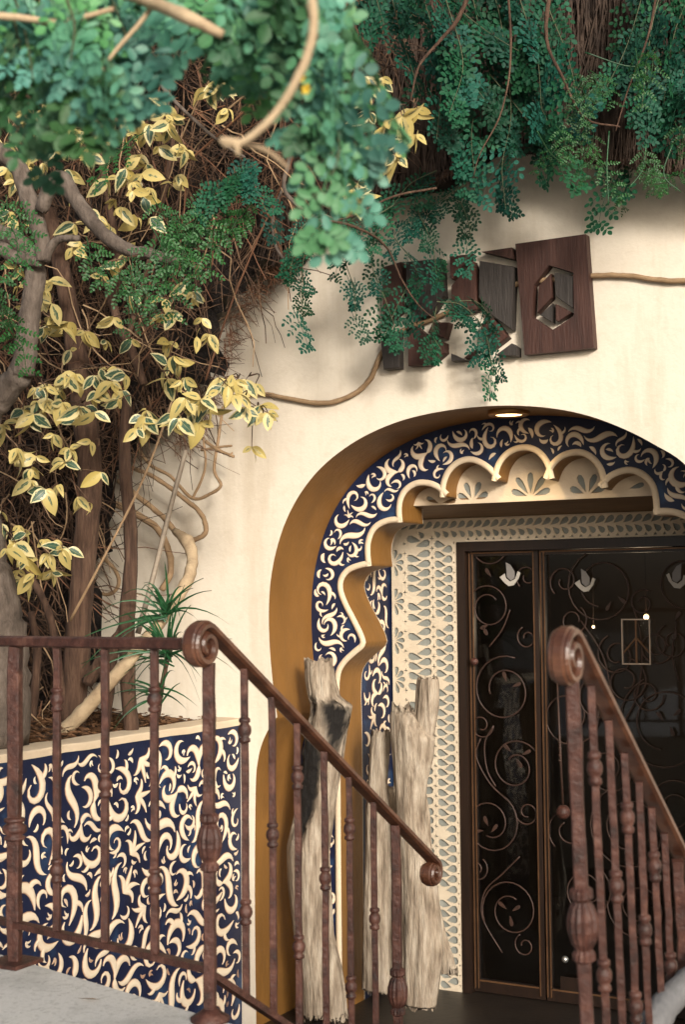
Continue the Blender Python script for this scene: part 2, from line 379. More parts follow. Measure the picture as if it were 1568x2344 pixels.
EDGE_MATS = None
def pack(poly, origin, uax, vax, nrm, sizes, parent, tries, holes=(), seed=1, cap=290, thick=1.0):
    """fills a flat region with scroll reliefs that do not touch; origin + u*uax + v*vax"""
    g = .005; P = np.array([p[:2] for p in poly]); lo = P.min(0)-.02; hi = P.max(0)+.02
    nx, ny = ((hi-lo)/g).astype(int)+1
    gx, gy = np.meshgrid(lo[0]+g*np.arange(nx), lo[1]+g*np.arange(ny), indexing='ij')
    free = inpoly(np.stack([gx.ravel(), gy.ravel()], 1), poly).reshape(nx, ny)
    rr = np.random.default_rng(seed); placed = []
    ring = [(0,0)]+[(math.cos(k*math.pi/4), math.sin(k*math.pi/4)) for k in range(8)]
    ring = np.array(ring)
    for (s0, s1, gap, n_try, lo_m, hi_m) in sizes:
        cand = np.argwhere(free)
        for _ in range(n_try):
            if len(cand) == 0: break
            k = int(rr.integers(lo_m, hi_m)); s = rr.uniform(s0, s1); th = rr.uniform(0, 2*math.pi); mir = 1 if rr.random() < .5 else -1
            c = cand[rr.integers(len(cand))]*g+lo
            a = MOTIFS[k][1]; ca, sa = math.cos(th), math.sin(th); X = a[:,0]*mir*s; Y = a[:,1]*s
            px = c[0]+X*ca-Y*sa; py = c[1]+X*sa+Y*ca; r = a[:,2]*s
            qx = px[:,None]+ring[None,:,0]*(r[:,None]+gap); qy = py[:,None]+ring[None,:,1]*(r[:,None]+gap)
            ix = ((qx-lo[0])/g).round().astype(int); iy = ((qy-lo[1])/g).round().astype(int)
            if ix.min() < 0 or iy.min() < 0 or ix.max() >= nx or iy.max() >= ny or not free[ix, iy].all(): continue
            for f in (.35, .7, 1):
                qx = px[:,None]+ring[None,:,0]*r[:,None]*f; qy = py[:,None]+ring[None,:,1]*r[:,None]*f
                free[((qx-lo[0])/g).round().astype(int), ((qy-lo[1])/g).round().astype(int)] = False
            placed.append((s, k, c, th, mir))
    placed.sort(key=lambda t: -t[0]); rest = MB()
    for i, (s, k, c, th, mir) in enumerate(placed):
        ua = uax*math.cos(th)+vax*math.sin(th); va = vax*math.cos(th)-uax*math.sin(th)
        O = origin+uax*c[0]+vax*c[1]
        mw = frame(O, ua*mir, va, nrm*thick, s)
        if i < cap: put('vine_relief', MOTIFS[k][0], parent, mw)
        else:
            me = MOTIFS[k][0]
            rest.add([tuple(mw @ v.co) for v in me.vertices], [tuple(p.vertices) for p in me.polygons])
    if rest.v: rest.build('vine_relief_filler', 'relief_cream', parent, True, kind='stuff')
    return len(placed)
# ------------------------------------------------------------------ ground and floors
def struct(name, mb, m, smooth=False):
    o = mb.build(name, m, None, smooth); o['kind'] = 'structure'; return o
struct('ground', MB().box((-60,-60,-.12), (60,60,-.008)), 'ground')
struct('courtyard_floor', MB().box((-4.2,2.0,-.006), (3,YF,0)), 'court')
struct('entry_floor', MB().box((-3.9,YF-.25,.0), (1,YD+.12,.006)), 'floor_dark')
pl = onZ(0, 2184, LAND); pn = onZ(480, 2328, LAND)
dirl = (pn-pl).normalized()
e0 = pl-dirl*1.5; e1 = pn+dirl*.12
lb = MB(); lb.plate([(e0.x,e0.y),(e0.x,-3),(-.35,-3),(-.35,e1.y-.55),(e1.x+.5,e1.y-.25),(e1.x,e1.y)], [], lambda u,v,h: Vector((u,v,LAND+h)), LAND)
struct('landing', lb, 'concrete')
for k in range(5):
    z = LAND*(5-k)/6
    struct('stair_step', MB().box((-1.93,e1.y-.3+.0,0.001+0*k), (-.93,e1.y-.04+.26*(k+1),z)) if k == 4 else MB().box((-1.93,e1.y-.04+.26*k+.001,.002), (-.93,e1.y-.04+.26*(k+1),z)), 'concrete')
# ------------------------------------------------------------------ the house
house = thing('house', 'cream plastered house front with arched tiled entrance and dark glazed door', 'house', (onY(1198,1031,YP).x, YF, 0))
XC = onY(1198, 1031, YP).x
arch_v = [(586,2300),(584,2200),(583,2000),(585,1800),(590,1740),(600,1700),(615,1668),(634,1640),(624,1560),(617,1480),(615,1400),(619,1330),(632,1260),(655,1190),(690,1125),(735,1070),(790,1025),(850,990),(920,962),(1000,943),(1090,931),(1180,928)]
aL = [onY(x, y, YF) for x, y in arch_v]
aR = [onY(x, y, YF) for x, y in [(1180,928),(1270,935),(1350,952),(1430,982),(1500,1018),(1568,1062)]]
top_c = aL[-1].x
xa = 2*XC
arch = [(p.x, p.z) for p in aL] + [(p.x, p.z) for p in aR[1:]]
xr, zr = arch[-1]
low = [(p.x, p.z) for p in aL]
# right flank: the left flank mirrored, shifted to join the last surveyed point
cand = [q for q in low if q[1] < zr-.06]
mx_x = None
zs = [q[1] for q in low[8:]]; xs_ = [q[0] for q in low[8:]]
xl_at = float(np.interp(zr, zs, xs_)); shift = xr-(2*XC-xl_at)
for q in reversed(cand): arch.append((2*XC-q[0]+shift, q[1]))
arch[0] = (arch[0][0], .0); arch[-1] = (arch[-1][0], .0)
def smooth2(pts, keep=(), sub=3):
    out = []; seg = [pts[0]]
    for i, p in enumerate(pts[1:], 1):
        seg.append(p)
        if i in keep or i == len(pts)-1:
            c = catmull([Vector((a, b_, 0)) for a, b_ in seg], sub); out += [(v.x, v.y) for v in c[:-1]]; seg = [p]
    out.append(pts[-1]); return out
kR = len(arch)-1-7
arch_s = smooth2(arch, keep=(7, kR), sub=4)
fz = lambda Y: (lambda u, v, h: Vector((u, Y-h, v)))
fo = [(-9,0)]+arch_s+[(4,0),(4,6.5),(-9,6.5)]
MB().plate(fo, [], fz(YF), .0009).build('facade_wall', 'plaster', house)
def skin(pts, y0, y1, closed=False):
    k = len(pts); mb = MB(); vs = [(p[0], y0, p[1]) for p in pts]+[(p[0], y1, p[1]) for p in pts]
    return mb.add(vs, [(i, i+1, k+i+1, k+i) for i in range(k-1)])
skin(arch_s, YF+.001, YP+.02).build('arch_reveal', 'gold_plaster', house, True)
# shell that closes the house off from daylight
sh = MB(); sh.box((-9,YF+.002,6.3), (4,12,6.5)).box((-9,12,0), (4,12.2,6.5)).box((-9,YF+.12,0), (-8.8,12,6.3)).box((3.8,YF+.12,0), (4,12,6.3))
sh.build('house_shell', 'plaster', house)
# scalloped panel
sc_v = [(784,2290),(781,2000),(779,1700),(777,1600),(779,1548),(790,1522),(812,1500),(832,1483),(838,1470),(832,1450),(815,1415),(797,1380),(786,1350),(787,1328),(800,1310),(825,1300),(851,1295),
 (848,1265),(850,1238),(862,1212),(888,1198),(922,1195),(920,1165),(924,1142),(936,1123),(957,1112),(982,1113),(1002,1122),(1020,1138),(1022,1108),(1034,1080),(1056,1062),(1082,1059),(1112,1074),(1138,1102),
 (1147,1067),(1167,1042),(1197,1031),(1226,1038),(1247,1062),(1257,1098),(1270,1068),(1294,1048),(1326,1042),(1352,1054),(1371,1080),(1379,1118),(1402,1095),(1436,1083),(1465,1090),(1487,1112),(1495,1143),(1497,1178)]
sc = [onY(x, y, YP) for x, y in sc_v]; sc = [(p.x, p.z) for p in sc]
sc[0] = (sc[0][0], .007)
tail = [q for q in sc[:21]]
sh2 = sc[-1][0]-(2*XC-sc[21][0])
dz2 = sc[-1][1]-sc[21][1]
for i, q in enumerate(reversed(tail)): sc.append((2*XC-q[0]+sh2, q[1]+dz2*(1-i/len(tail))))
sc[-1] = (sc[-1][0], .007)
n_sc = len(sc)
cusp = [8,16,21,28,34,40,46,52]; cusp += [52+(21-16), 52+(21-8)]
sc_s = smooth2(sc, keep=cusp, sub=4)
# outer edge of the panel a little outside the arch so it passes behind the reveal
def offset(pts, d_):
    out = []
    for i, p in enumerate(pts):
        a = Vector(pts[max(i-1, 0)]); b_ = Vector(pts[min(i+1, len(pts)-1)]); t = (b_-a).normalized(); out.append((p[0]-t.y*d_, p[1]+t.x*d_))
    return out
ow = [(q[0], max(q[1], .0)) for q in arch_s]
outer = [(ow[0][0]-.12, .007)]+[(XC+(q[0]-XC)*1.03, q[1]*1.012) for q in arch_s if q[1] > .1]+[(ow[-1][0]+.12, .007)]
panel_poly = outer+list(reversed(sc_s))
panel = MB().plate(panel_poly, [], fz(YP), .0008).build('scalloped_panel', 'navy_glaze', house)
skin(sc_s, YP+.001, YB).build('scallop_reveal', 'gold_plaster', house, True)
rev_back = outer+list(reversed(sc_s))
MB().plate(panel_poly, [], fz(YB), .004).build('panel_back', 'plaster', house)
# raised cream border along the scallops
bb = MB()
def band(mb, pts, inner, outer_, h, Y, closed=False):
    a = offset(pts, inner); b_ = offset(pts, outer_); k = len(pts); vs = []
    for i in range(k):
        for t, z in ((0, 0), (.12, .8), (.5, 1), (.88, .8), (1, 0)):
            x = a[i][0]*(1-t)+b_[i][0]*t; zz = a[i][1]*(1-t)+b_[i][1]*t
            vs.append((x, Y-z*h, zz))
    mb.add(vs, [(i*5+j, i*5+j+1, (i+1)*5+j+1, (i+1)*5+j) for i in range(k-1) for j in range(4)])
segs = []; st = 0
idx = [0]+[4*c for c in cusp]+[len(sc_s)-1]
for a, b_ in zip(idx[:-1], idx[1:]): band(bb, sc_s[a:b_+1], 0.0, .030, .012, YP-.0005)
bb.build('border', 'plaster_trim', panel, True)
front = [q for q in arch_s]
reg = [(q[0], q[1]) for q in offset(arch_s, -.012)][1:-1]+list(reversed(offset(sc_s, .036)[1:-1]))
npk = pack(reg, Vector((0,YP-.0006,0)), Vector((1,0,0)), Vector((0,0,1)), Vector((0,-1,0)),
     [(.10,.125,.004,3000,0,N_BIG),(.08,.10,-.005,4500,0,N_BIG),(.055,.07,-.002,4500,0,N_BIG+3),(.035,.05,.004,4500,N_BIG,N_BIG+3)], panel, 0, seed=5, thick=.42)
print('panel motifs', npk)
# petal frieze behind the top scallops
YFZ = 6.34
f0 = onY(958, 1161, YFZ); f1 = onY(1497, 1130, YFZ); zf = (f0.z+f1.z)/2
def petal(c, ang, ln, wd, n_=10):
    out = []
    for i in range(n_):
        t = i/n_*2*math.pi; u = .5-.5*math.cos(t); vv = math.sin(t)*(u**.75)*1.05
        a, b_ = u*ln, vv*wd*.5
        out.append((c[0]+a*math.cos(ang)-b_*math.sin(ang), c[1]+a*math.sin(ang)+b_*math.cos(ang)))
    return out
holes = []
cent = [(1082,1140,4,.085),(1215,1131,5,.105),(1345,1126,4,.09)]
for (x, y, k, L) in cent:
    p = onY(x, y, YFZ); 
    for j in range(k):
        an = math.pi*(j+.5 if k == 4 else j+.5)/k; rr = .018
        holes.append(petal((p.x+math.cos(an)*rr, p.z-.01+math.sin(an)*rr*.6), an if k == 4 else an, L*(1 if abs(an-1.57) < .8 else .82), .045))
for (x, y, an) in ((1005,1152,2.7),(1440,1118,.25),(1012,1150,.1)):
    p = onY(x, y, YFZ); holes.append(petal((p.x, p.z), an, .075, .035))
fr_o = [(f0.x-.35, zf),(f1.x+.35, zf),(f1.x+.35, zf+.55),(f0.x-.35, zf+.55)]
fz_ob = MB().plate(fr_o, holes, fz(YFZ), .009).build('petal_frieze', 'plaster_trim', house)
MB().box((f0.x-.35,YFZ+.0092,zf+.004), (f1.x+.35,YFZ+.03,zf+.545)).build('frieze_inlay', 'grey_inlay', fz_ob)
lat_top = onY(1225, 1179, YD).z
lin = MB(); a0, a1 = f0.x-.3, f1.x+.3
lin.add([(a0,YFZ+.002,zf-.001),(a1,YFZ+.002,zf-.001),(a1,YD-.002,lat_top),(a0,YD-.002,lat_top),(a0,YFZ+.032,zf+.12),(a1,YFZ+.032,zf+.12),(a1,YD-.002,zf+.12),(a0,YD-.002,zf+.12)],
        [(0,1,2,3),(4,7,6,5),(0,4,5,1),(2,6,7,3),(0,3,7,4),(1,5,6,2)])
lin.build('lintel', 'lintel_wood', house)
# carved surround of the door: pierced cream plate over a grey ground
xs0 = onY(901, 1700, YD).x; xd0 = onY(1046, 1300, YD).x; zd1 = onY(1050, 1240, YD).z
XDR = xd0+1.42
mwid = xd0-xs0
holes = []
per = .0515
colA = (onY(935,1700,YD).x, onY(992,1700,YD).x); colB = (onY(999,1700,YD).x, onY(1043,1700,YD).x)
rl = random.Random(11)
stars = []
z = zd1+.02
while z > .02:
    for ci, (c0, c1) in enumerate((colA, colB)):
        W = c1-c0; zz = z-(.028 if ci else 0)+rl.uniform(-.002,.002)
        L = W*.63
        holes.append(petal((c0+W*.62, zz-.010), math.pi-.20+rl.uniform(-.05,.05), L, .056))
        holes.append(petal((c0+W*.38, zz-.012-per*.5), .22+rl.uniform(-.05,.05), L*.98, .056))
    for xs, dz, f in (((colA[1]+colB[0])/2, .002, 1), (colA[0]-.010, -.0217, .9), (colB[1]+.006, -.024+.0, .6)):
        cxs = xs+rl.uniform(-.001,.001); cz = z+dz; st = []
        for k in range(8):
            rr = (.0165 if k % 2 == 0 else .0055)*f; st.append((cxs+rr*.9*math.sin(k*math.pi/4), cz+rr*1.0*math.cos(k*math.pi/4)))
        stars.append(st)
    z -= per
# half flowers along the left edge
zc = zd1-.10
while zc > .1:
    cxp = xs0+.014
    for an, L in ((1.38,.060),(.72,.058),(.02,.054),(-.66,.058),(-1.34,.066)):
        holes.append(petal((cxp+math.cos(an)*.006, zc+math.sin(an)*.010), an, L, .036))
    zc -= .206
holes += stars
# leafy band over the door
x = xs0+.05
while x < XDR+.33:
    holes.append(petal((x, lat_top-.052), .62, .060, .044)); holes.append(petal((x+.012, lat_top-.062), -.75, .048, .042))
    holes.append([(x+.000,lat_top-.008),(x+.036,lat_top-.008),(x+.020,lat_top-.022)])
    if x > xd0: holes.append([(x+.010,zd1+.008),(x+.030,zd1+.008),(x+.021,zd1+.022)])
    x += .047
# drop holes that would overlap one already taken
good = []; boxes = []
plate_o = [(xs0,.0),(xs0,lat_top-.05),(xs0+.006,lat_top-.03),(xs0+.02,lat_top-.012),(xs0+.045,lat_top-.004),(xs0+.08,lat_top-.002),(XDR+.36,lat_top-.002),(XDR+.36,.0),(XDR,.0),(XDR,zd1),(xd0,zd1),(xd0,.0)]
for h in holes:
    A = np.array(h); b0, b1 = A.min(0), A.max(0)
    if not inpoly(A, plate_o).all() or b0[0] < xs0+.006 or (b1[0] > xd0-.006 and b0[1] < zd1-.02 and b0[0] < xd0) or b1[1] > lat_top-.004: continue
    hit = False
    cg = A.mean(0)
    B = cg+(A-cg)*1.04
    for (c0, c1, P) in boxes:
        if b0[0] > c1[0] or b1[0] < c0[0] or b0[1] > c1[1] or b1[1] < c0[1]: continue
        if inpoly(B, P).any() or inpoly(np.array(P), [tuple(q) for q in B]).any(): hit = True; break
    if hit: continue
    good.append(h); boxes.append((b0, b1, h))
print('surround holes', len(holes), len(good))
sur = MB().plate(plate_o, good, fz(YD), .011).build('carved_surround', 'surround_cream', house)
gi = MB(); gi.box((xs0+.002,YD+.0112,0), (xd0-.002,YD+.03,zd1)).box((xs0+.002,YD+.0112,zd1+.001), (XDR+.358,YD+.03,lat_top-.055)).box((xs0+.04,YD+.0112,lat_top-.054), (XDR+.358,YD+.03,lat_top-.005)).box((XDR+.002,YD+.0112,0), (XDR+.358,YD+.03,zd1))
gi.build('inlay_ground', 'grey_inlay', sur)
# tiled side wall of the porch, left of the surround
XS = xs0-.012
sw = MB().box((XS-.1,YB+.004,0), (XS,YD+.2,lat_top+.9)).build('side_wall', 'navy_glaze', house)
npk = pack([(YB+.02,.05),(YD-.01,.05),(YD-.01,lat_top),(YB+.02,lat_top)], Vector((XS+.0006,0,0)), Vector((0,1,0)), Vector((0,0,1)), Vector((1,0,0)),
     [(.10,.13,.006,1800,0,N_BIG),(.08,.1,.005,2500,0,N_BIG),(.05,.07,.004,2500,0,N_BIG+3)], sw, 0, seed=9, thick=.4)
print('side motifs', npk)
MB().box((XS-.02,YD+.032,lat_top-.15), (XDR+2.2,YD+.12,6.2)).box((XDR+.0,YD+.032,0), (XDR+2.2,YD+.12,lat_top-.15)).box((XS-.02,YD+.032,0), (xd0-.001,YD+.12,lat_top-.15)).box((XDR+.36,YB,0), (XDR+.5,YD+.031,3.4)).build('porch_wall', 'plaster', house)
MB().box((xd0-1.5,YD+2.4,0), (XDR+1.5,YD+2.5,3)).box((xd0-1.5,YD+.121,2.9), (XDR+1.5,YD+2.4,3)).box((xd0-1.5,YD+.121,.0), (xd0-1.4,YD+2.4,2.9)).box((XDR+1.4,YD+.121,0), (XDR+1.5,YD+2.4,2.9)).box((xd0-1.4,YD+.121,-.004), (XDR+1.4,YD+2.4,.004)).build('interior_room', 'interior', house)
# ------------------------------------------------------------------ door and side light
YFR = YD+.035
def PD(x, y, Y=None): return onY(x, y, Y if Y else YFR)
frm = MB(); zt = zd1-.002
wf = .048
frm.box((xd0+.001,YD-.006,0.007), (xd0+wf,YD+.10,zt)).box((xd0+wf,YD-.006,zt-wf), (XDR-.001,YD+.10,zt)).box((XDR-wf,YD-.006,.007), (XDR-.001,YD+.10,zt-wf))
frm.build('door_frame', 'door_wood', house)
xm = PD(1241, 1700).x
zb_s, zt_s = .05, zt-wf-.003
def leaf_frame(name, x0, x1, parent_label, cat_parent=house):
    fb = MB(); t = .022
    o = MB().box((x0,YFR,.012), (x0+t,YFR+.04,zt_s)).box((x1-t,YFR,.012), (x1,YFR+.04,zt_s)).box((x0+t,YFR,zt_s-t), (x1-t,YFR+.04,zt_s)).box((x0+t,YFR,.012), (x1-t,YFR+.04,.012+.06)).build(name, 'door_wood', cat_parent, label=parent_label)
    tr = MB(); e = .0045
    for a, b_ in ((x0+.004, x0+.004+e), (x0+t+.0005, x0+t+e), (x1-t-e, x1-t-.0005)): tr.box((a,YFR-.010,.03), (b_,YFR-.0005,zt_s-.004))
    tr.box((x0+.012,YFR-.008,zt_s-.010), (x1-.03,YFR-.0004,zt_s-.003)).box((x0+.03,YFR-.008,.066), (x1-.03,YFR-.0004,.074)).build('trim', 'brass_edge', o)
    tr.v  # built
    MB().box((x0+t,YFR+.030,.072), (x1-t,YFR+.034,zt_s-t)).build('glass_pane', 'pane', o)
    return o
side = leaf_frame('side_light', xd0+wf+.003, xm-.004, 'narrow fixed glazed panel with iron scrolls left of the door leaf')
door = leaf_frame('door', xm+.004, XDR-wf-.003, 'wide glazed door leaf with iron scrolls and small framed peace sign')
def spiral(c, r, turns=1.4, a0=0.0, dirn=1, Y=None, shrink=.28, n_=34):
    p = PD(*c); rw = r*7.3/FPX*1.02; out = []
    for i in range(n_):
        t = i/(n_-1); a = a0+dirn*t*turns*2*math.pi; rr = rw*(1-(1-shrink)*t)
        out.append((p.x+math.cos(a)*rr*.98, (Y or YFR+.012), p.z+math.sin(a)*rr))
    return out
def scroll_part(par, c, r, **k): 
    MB().tube(spiral(c, r, **k), .0042, 5).build('iron_scroll', 'iron_dark', par, True)
def wire(par, pts, r=.0042):
    MB().tube(catmull([PD(x, y, YFR+.012) for x, y in pts], 6), r, 5).build('iron_scroll', 'iron_dark', par, True)
for c, r, k in [((1116,1390),52,dict(turns=1.3,a0=2.6,dirn=-1,shrink=.5)), ((1152,1580),78,dict(turns=1.35,a0=1.2,dirn=1,shrink=.45)), ((1178,1755),62,dict(turns=1.3,a0=.5,dirn=1,shrink=.35)),
                ((1120,1885),72,dict(turns=1.5,a0=1.2,dirn=-1,shrink=.4)), ((1168,2085),72,dict(turns=1.4,a0=3.6,dirn=-1,shrink=.4)), ((1120,1245),46,dict(turns=.55,a0=3.2,dirn=1,shrink=.9))]:
    scroll_part(side, c, r, **k)
wire(side, [(1168,1395),(1150,1440),(1120,1480)]); wire(side, [(1100,1690),(1090,1730),(1120,1790),(1160,1830)]); wire(side, [(1190,1960),(1150,2000),(1110,2040),(1105,2100),(1150,2180)]); wire(side, [(1135,1800),(1115,1760),(1110,1700),(1130,1660)])
for c, r, k in [((1375,1345),82,dict(turns=1.4,a0=2.0,dirn=1,shrink=.5)), ((1565,1330),78,dict(turns=1.2,a0=2.2,dirn=-1,shrink=.5)), ((1310,1420),34,dict(turns=1.2,a0=1,dirn=-1,shrink=.4)), ((1410,1500),46,dict(turns=1.5,a0=2,dirn=1,shrink=.3)),
                ((1500,1480),40,dict(turns=1.5,a0=0,dirn=-1,shrink=.3)), ((1520,1660),105,dict(turns=1.4,a0=2,dirn=1,shrink=.5)), ((1300,1640),70,dict(turns=1.3,a0=0.2,dirn=-1,shrink=.4)), ((1440,1900),95,dict(turns=1.4,a0=2,dirn=1,shrink=.45)), ((1340,2040),60,dict(turns=1.4,a0=1,dirn=-1,shrink=.4)), ((1470,1380),30,dict(turns=1.3,a0=1,dirn=1,shrink=.3)), ((1430,1560),52,dict(turns=1.5,a0=1.4,dirn=-1,shrink=.25))]:
    scroll_part(door, c, r, **k)
wire(door, [(1450,1390),(1465,1440),(1470,1520),(1455,1600),(1425,1660)]); wire(door, [(1330,1420),(1380,1500),(1400,1600),(1395,1700)]); wire(door, [(1550,1420),(1540,1500),(1555,1560)])
for c, r, k in [((1205,1460),26,dict(turns=1.2,a0=2,dirn=1,shrink=.3)), ((1100,1660),30,dict(turns=1.3,a0=0,dirn=-1,shrink=.3)), ((1205,1860),30,dict(turns=1.3,a0=3,dirn=1,shrink=.3)), ((1090,1990),28,dict(turns=1.3,a0=1,dirn=-1,shrink=.3)), ((1200,2165),26,dict(turns=1.2,a0=2,dirn=1,shrink=.3)), ((1205,1320),28,dict(turns=1.2,a0=4,dirn=-1,shrink=.3))]: scroll_part(side, c, r, **k)
for c, r, k in [((1290,1330),36,dict(turns=1.2,a0=4,dirn=-1,shrink=.3)), ((1540,1470),40,dict(turns=1.3,a0=2,dirn=1,shrink=.3)), ((1480,1590),38,dict(turns=1.4,a0=0,dirn=-1,shrink=.3)), ((1370,1600),50,dict(turns=1.3,a0=2,dirn=1,shrink=.35)), ((1390,1760),60,dict(turns=1.3,a0=1,dirn=-1,shrink=.35)), ((1540,1850),60,dict(turns=1.3,a0=1,dirn=1,shrink=.35)), ((1300,1900),50,dict(turns=1.3,a0=4,dirn=-1,shrink=.35)), ((1460,2080),70,dict(turns=1.3,a0=3,dirn=1,shrink=.35))]: scroll_part(door, c, r, **k)
# small iron leaves on the scrolls
def iron_leaf(par, x, y, ang, L=.055):
    p = PD(x, y, YFR+.006); out = petal((p.x, p.z), ang, L, L*.5)
    MB().solid(out, fz(YFR+.002), .006, .002).build('iron_leaf', 'iron_dark', par, label=None)
for x, y, a in [(1120,1428,3.6),(1105,1432,5.2),(1160,1560,1.9),(1172,1572,.4),(1170,1720,2.4),(1182,1735,5.3),(1195,1728,.5),(1118,1890,2.0),(1125,1905,.9),(1108,1900,3.3),(1160,2080,2.5),(1172,2085,.6),(1168,2095,4.9),(1125,1320,2.2)]: iron_leaf(side, x, y, a)
for x, y, a in [(1400,1375,4.2),(1415,1365,5.6),(1520,1650,2.2),(1535,1660,5.0),(1540,1640,.7),(1545,1420,1.0),(1550,1440,4.4),(1440,1900,1.8)]: iron_leaf(door, x, y, a)
# doves
def dove(par, x, y, s, m1, mirror=1):
    p = PD(x, y, YFR-.004); k = s*7.3/FPX
    def tr(q): return (p.x+q[0]*k*mirror, p.z-q[1]*k)
    body = [tr(q) for q in [(-25,6),(-13,-2),(-10,8),(0,16),(12,10),(18,-6),(24,-3),(19,10),(8,24),(-4,26),(-14,18)]]
    wing = [tr(q) for q in [(-9,-26),(2,-20),(11,-6),(11,8),(2,14),(-7,6)]]
    o = MB().solid(body, fz(YFR-.006), .006, .002).build('dove', m1, par)
    MB().solid(wing, fz(YFR-.009), .004, .002).build('wing', 'dove_grey' if m1 == 'dove_white' else 'dove_white', o)
dove(side, 1168, 1314, 1.05, 'dove_white'); dove(door, 1340, 1328, 1.0, 'dove_white'); dove(door, 1552, 1318, 1.05, 'dove_white', -1)
# framed peace sign on the door
q0, q1 = PD(1424, 1416, YFR-.004), PD(1492, 1521, YFR-.004)
fp = MB(); t = .006
fp.box((q0.x,YFR-.016,q1.z), (q0.x+t,YFR-.004,q0.z)).box((q1.x-t,YFR-.016,q1.z), (q1.x,YFR-.004,q0.z)).box((q0.x+t,YFR-.016,q1.z), (q1.x-t,YFR-.004,q1.z+t)).box((q0.x+t,YFR-.016,q0.z-t), (q1.x-t,YFR-.004,q0.z))
fpo = fp.build('picture_frame', 'frame_metal', door)
cxp, czp = (q0.x+q1.x)/2, (q0.z+q1.z)/2
pm = MB().box((cxp-.0045,YFR-.012,q1.z+t), (cxp+.0045,YFR-.006,q0.z-t))
for s_ in (-1, 1): pm.tube([(cxp,YFR-.008,czp+.02), (cxp+s_*(q1.x-q0.x)*.46,YFR-.008,q1.z+.055)], .0048, 6)
pm.build('peace_sign', 'brass_edge', fpo)
# handle, knobs
hb = PD(1290, 1858, YFR-.04)
hd = MB().tube([PD(1276,1560,YFR-.03), PD(1283,1720,YFR-.03), PD(1289,1840,YFR-.03)], [.005,.007,.006], 6)
for yy in (1700,1712,1728,1740): p = PD(1282, yy, YFR-.03); hd.lathe(p-Vector((0,0,.006)), (0,0,1), [(.004,0),(.010,.004),(.010,.008),(.004,.012)], 8)
ho = hd.build('handle', 'iron_dark', door, True)
def ball(p, r, n=14): return MB().lathe(p-Vector((0,0,r)), (0,0,1), [(r*math.sin(a)+1e-4, r-r*math.cos(a)) for a in np.linspace(0.05, math.pi-.05, 9)], n)
ball(hb, .036).build('knob', 'iron', ho, True)
ball(PD(1086,1514,YFR-.03), .021).build('knob', 'iron', side, True)
ball(PD(1294,2195,YFR-.012), .017).build('door_stop', 'steel', door, True)
kp = MB().box((PD(1283,2165).x,YFR-.006,.03), (PD(1345,2165).x,YFR-.0006,.14)); kp.build('kick_plate', 'door_wood', door)
cl = PD(1452, 1243, YFR-.02); MB().box((cl.x-.02,YFR-.03,cl.z-.012), (cl.x+.05,YFR-.001,cl.z+.012)).build('door_closer', 'iron_dark', door)
for (x, y, nm, lab) in ((1480,1411,'hanging_bulb','brighter small lit bulb glowing behind the door glass above picture frame'), (1359,1434,'hanging_bulb','fainter small lit bulb glowing behind the door glass left of picture frame')):
    p = onY(x, y, YD+1.5); tb_ = thing(nm, lab, 'lamp', p, 'bulbs inside the house')
    MB().tube([(p.x,p.y,p.z+.02), (p.x,p.y,2.9)], .003, 5).build('cord', 'iron_dark', tb_)
    ball(p, .016 if x > 1400 else .009).build('bulb', 'lamp_glow', tb_, True)
    pl_ = bpy.data.lights.new('bulb_light', 'POINT'); pl_.energy = 5 if x > 1400 else 2.5; pl_.color = (1,.72,.45); pl_.shadow_soft_size = .04
    po_ = bpy.data.objects.new('bulb_light', pl_); C.objects.link(po_); po_.parent = tb_; po_.location = (0,-.03,-.05)
# ------------------------------------------------------------------ lamp under the arch
lp = onZ(1165, 950, onY(1180, 934, YF+.17).z)
yl = YF+.2
zl = float(np.interp(onY(1165,950,yl).x, [q[0] for q in arch_s if q[1] > 2.2], [q[1] for q in arch_s if q[1] > 2.2]))
xl = onY(1165, 950, yl).x
dl = thing('recessed_lamp', 'lit round recessed lamp shining under the crown of the arch', 'lamp', (xl, yl, zl))
ring = MB(); nseg = 24
ring.lathe((xl,yl,zl-.022), (0,0,1), [(.060,.006),(.064,0),(.090,0),(.096,.006),(.096,.036)], nseg)
ring.build('lamp_ring', 'lamp_metal', dl, True)
MB().lathe((xl,yl,zl-.020), (0,0,1), [(.001,0),(.045,.0),(.061,.002)], nseg).build('lamp_glass', 'lamp_glow', dl, True)
sp = bpy.data.lights.new('lamp_light', 'SPOT'); sp.energy = 17; sp.color = (1,.75,.42); sp.spot_size = R_(130); sp.spot_blend = .8; sp.shadow_soft_size = .05
spo = bpy.data.objects.new('lamp_light', sp); C.objects.link(spo); spo.parent = dl; spo.location = (0,0,-.03)
# ------------------------------------------------------------------ planter wall
ZPL = onX(300, 1681, XPL).z
pw = thing('planter_wall', 'low navy wall with cream scroll relief and cream coping beside the steps', 'wall', (XPL, 4.5, 0))
Y0 = 2.2
face = MB().box((XPL-.14,Y0,0), (XPL,YF-.001,ZPL-.033)).build('wall_face', 'navy_glaze', pw)
cp = MB(); ns = 26
rc = random.Random(2)
vs = []; 
for i in range(ns):
    y = Y0+(YF-.002-Y0)*i/(ns-1); j = rc.uniform(-.002,.002); k = rc.uniform(-.0025,.0025)
    for (dx, dz) in ((.004,-.033),(.006,-.006),(.002,-.001),(-.05,.002),(-.15,.0),(-.15,-.033)): vs.append((XPL+dx+(j if dx > 0 else 0), y, ZPL+dz+k*(dz > -.05)))
cp.add(vs, [(i*6+k, i*6+(k+1) % 6, (i+1)*6+(k+1) % 6, (i+1)*6+k) for i in range(ns-1) for k in range(6)]); cp.build('coping', 'plaster_trim', pw, False)
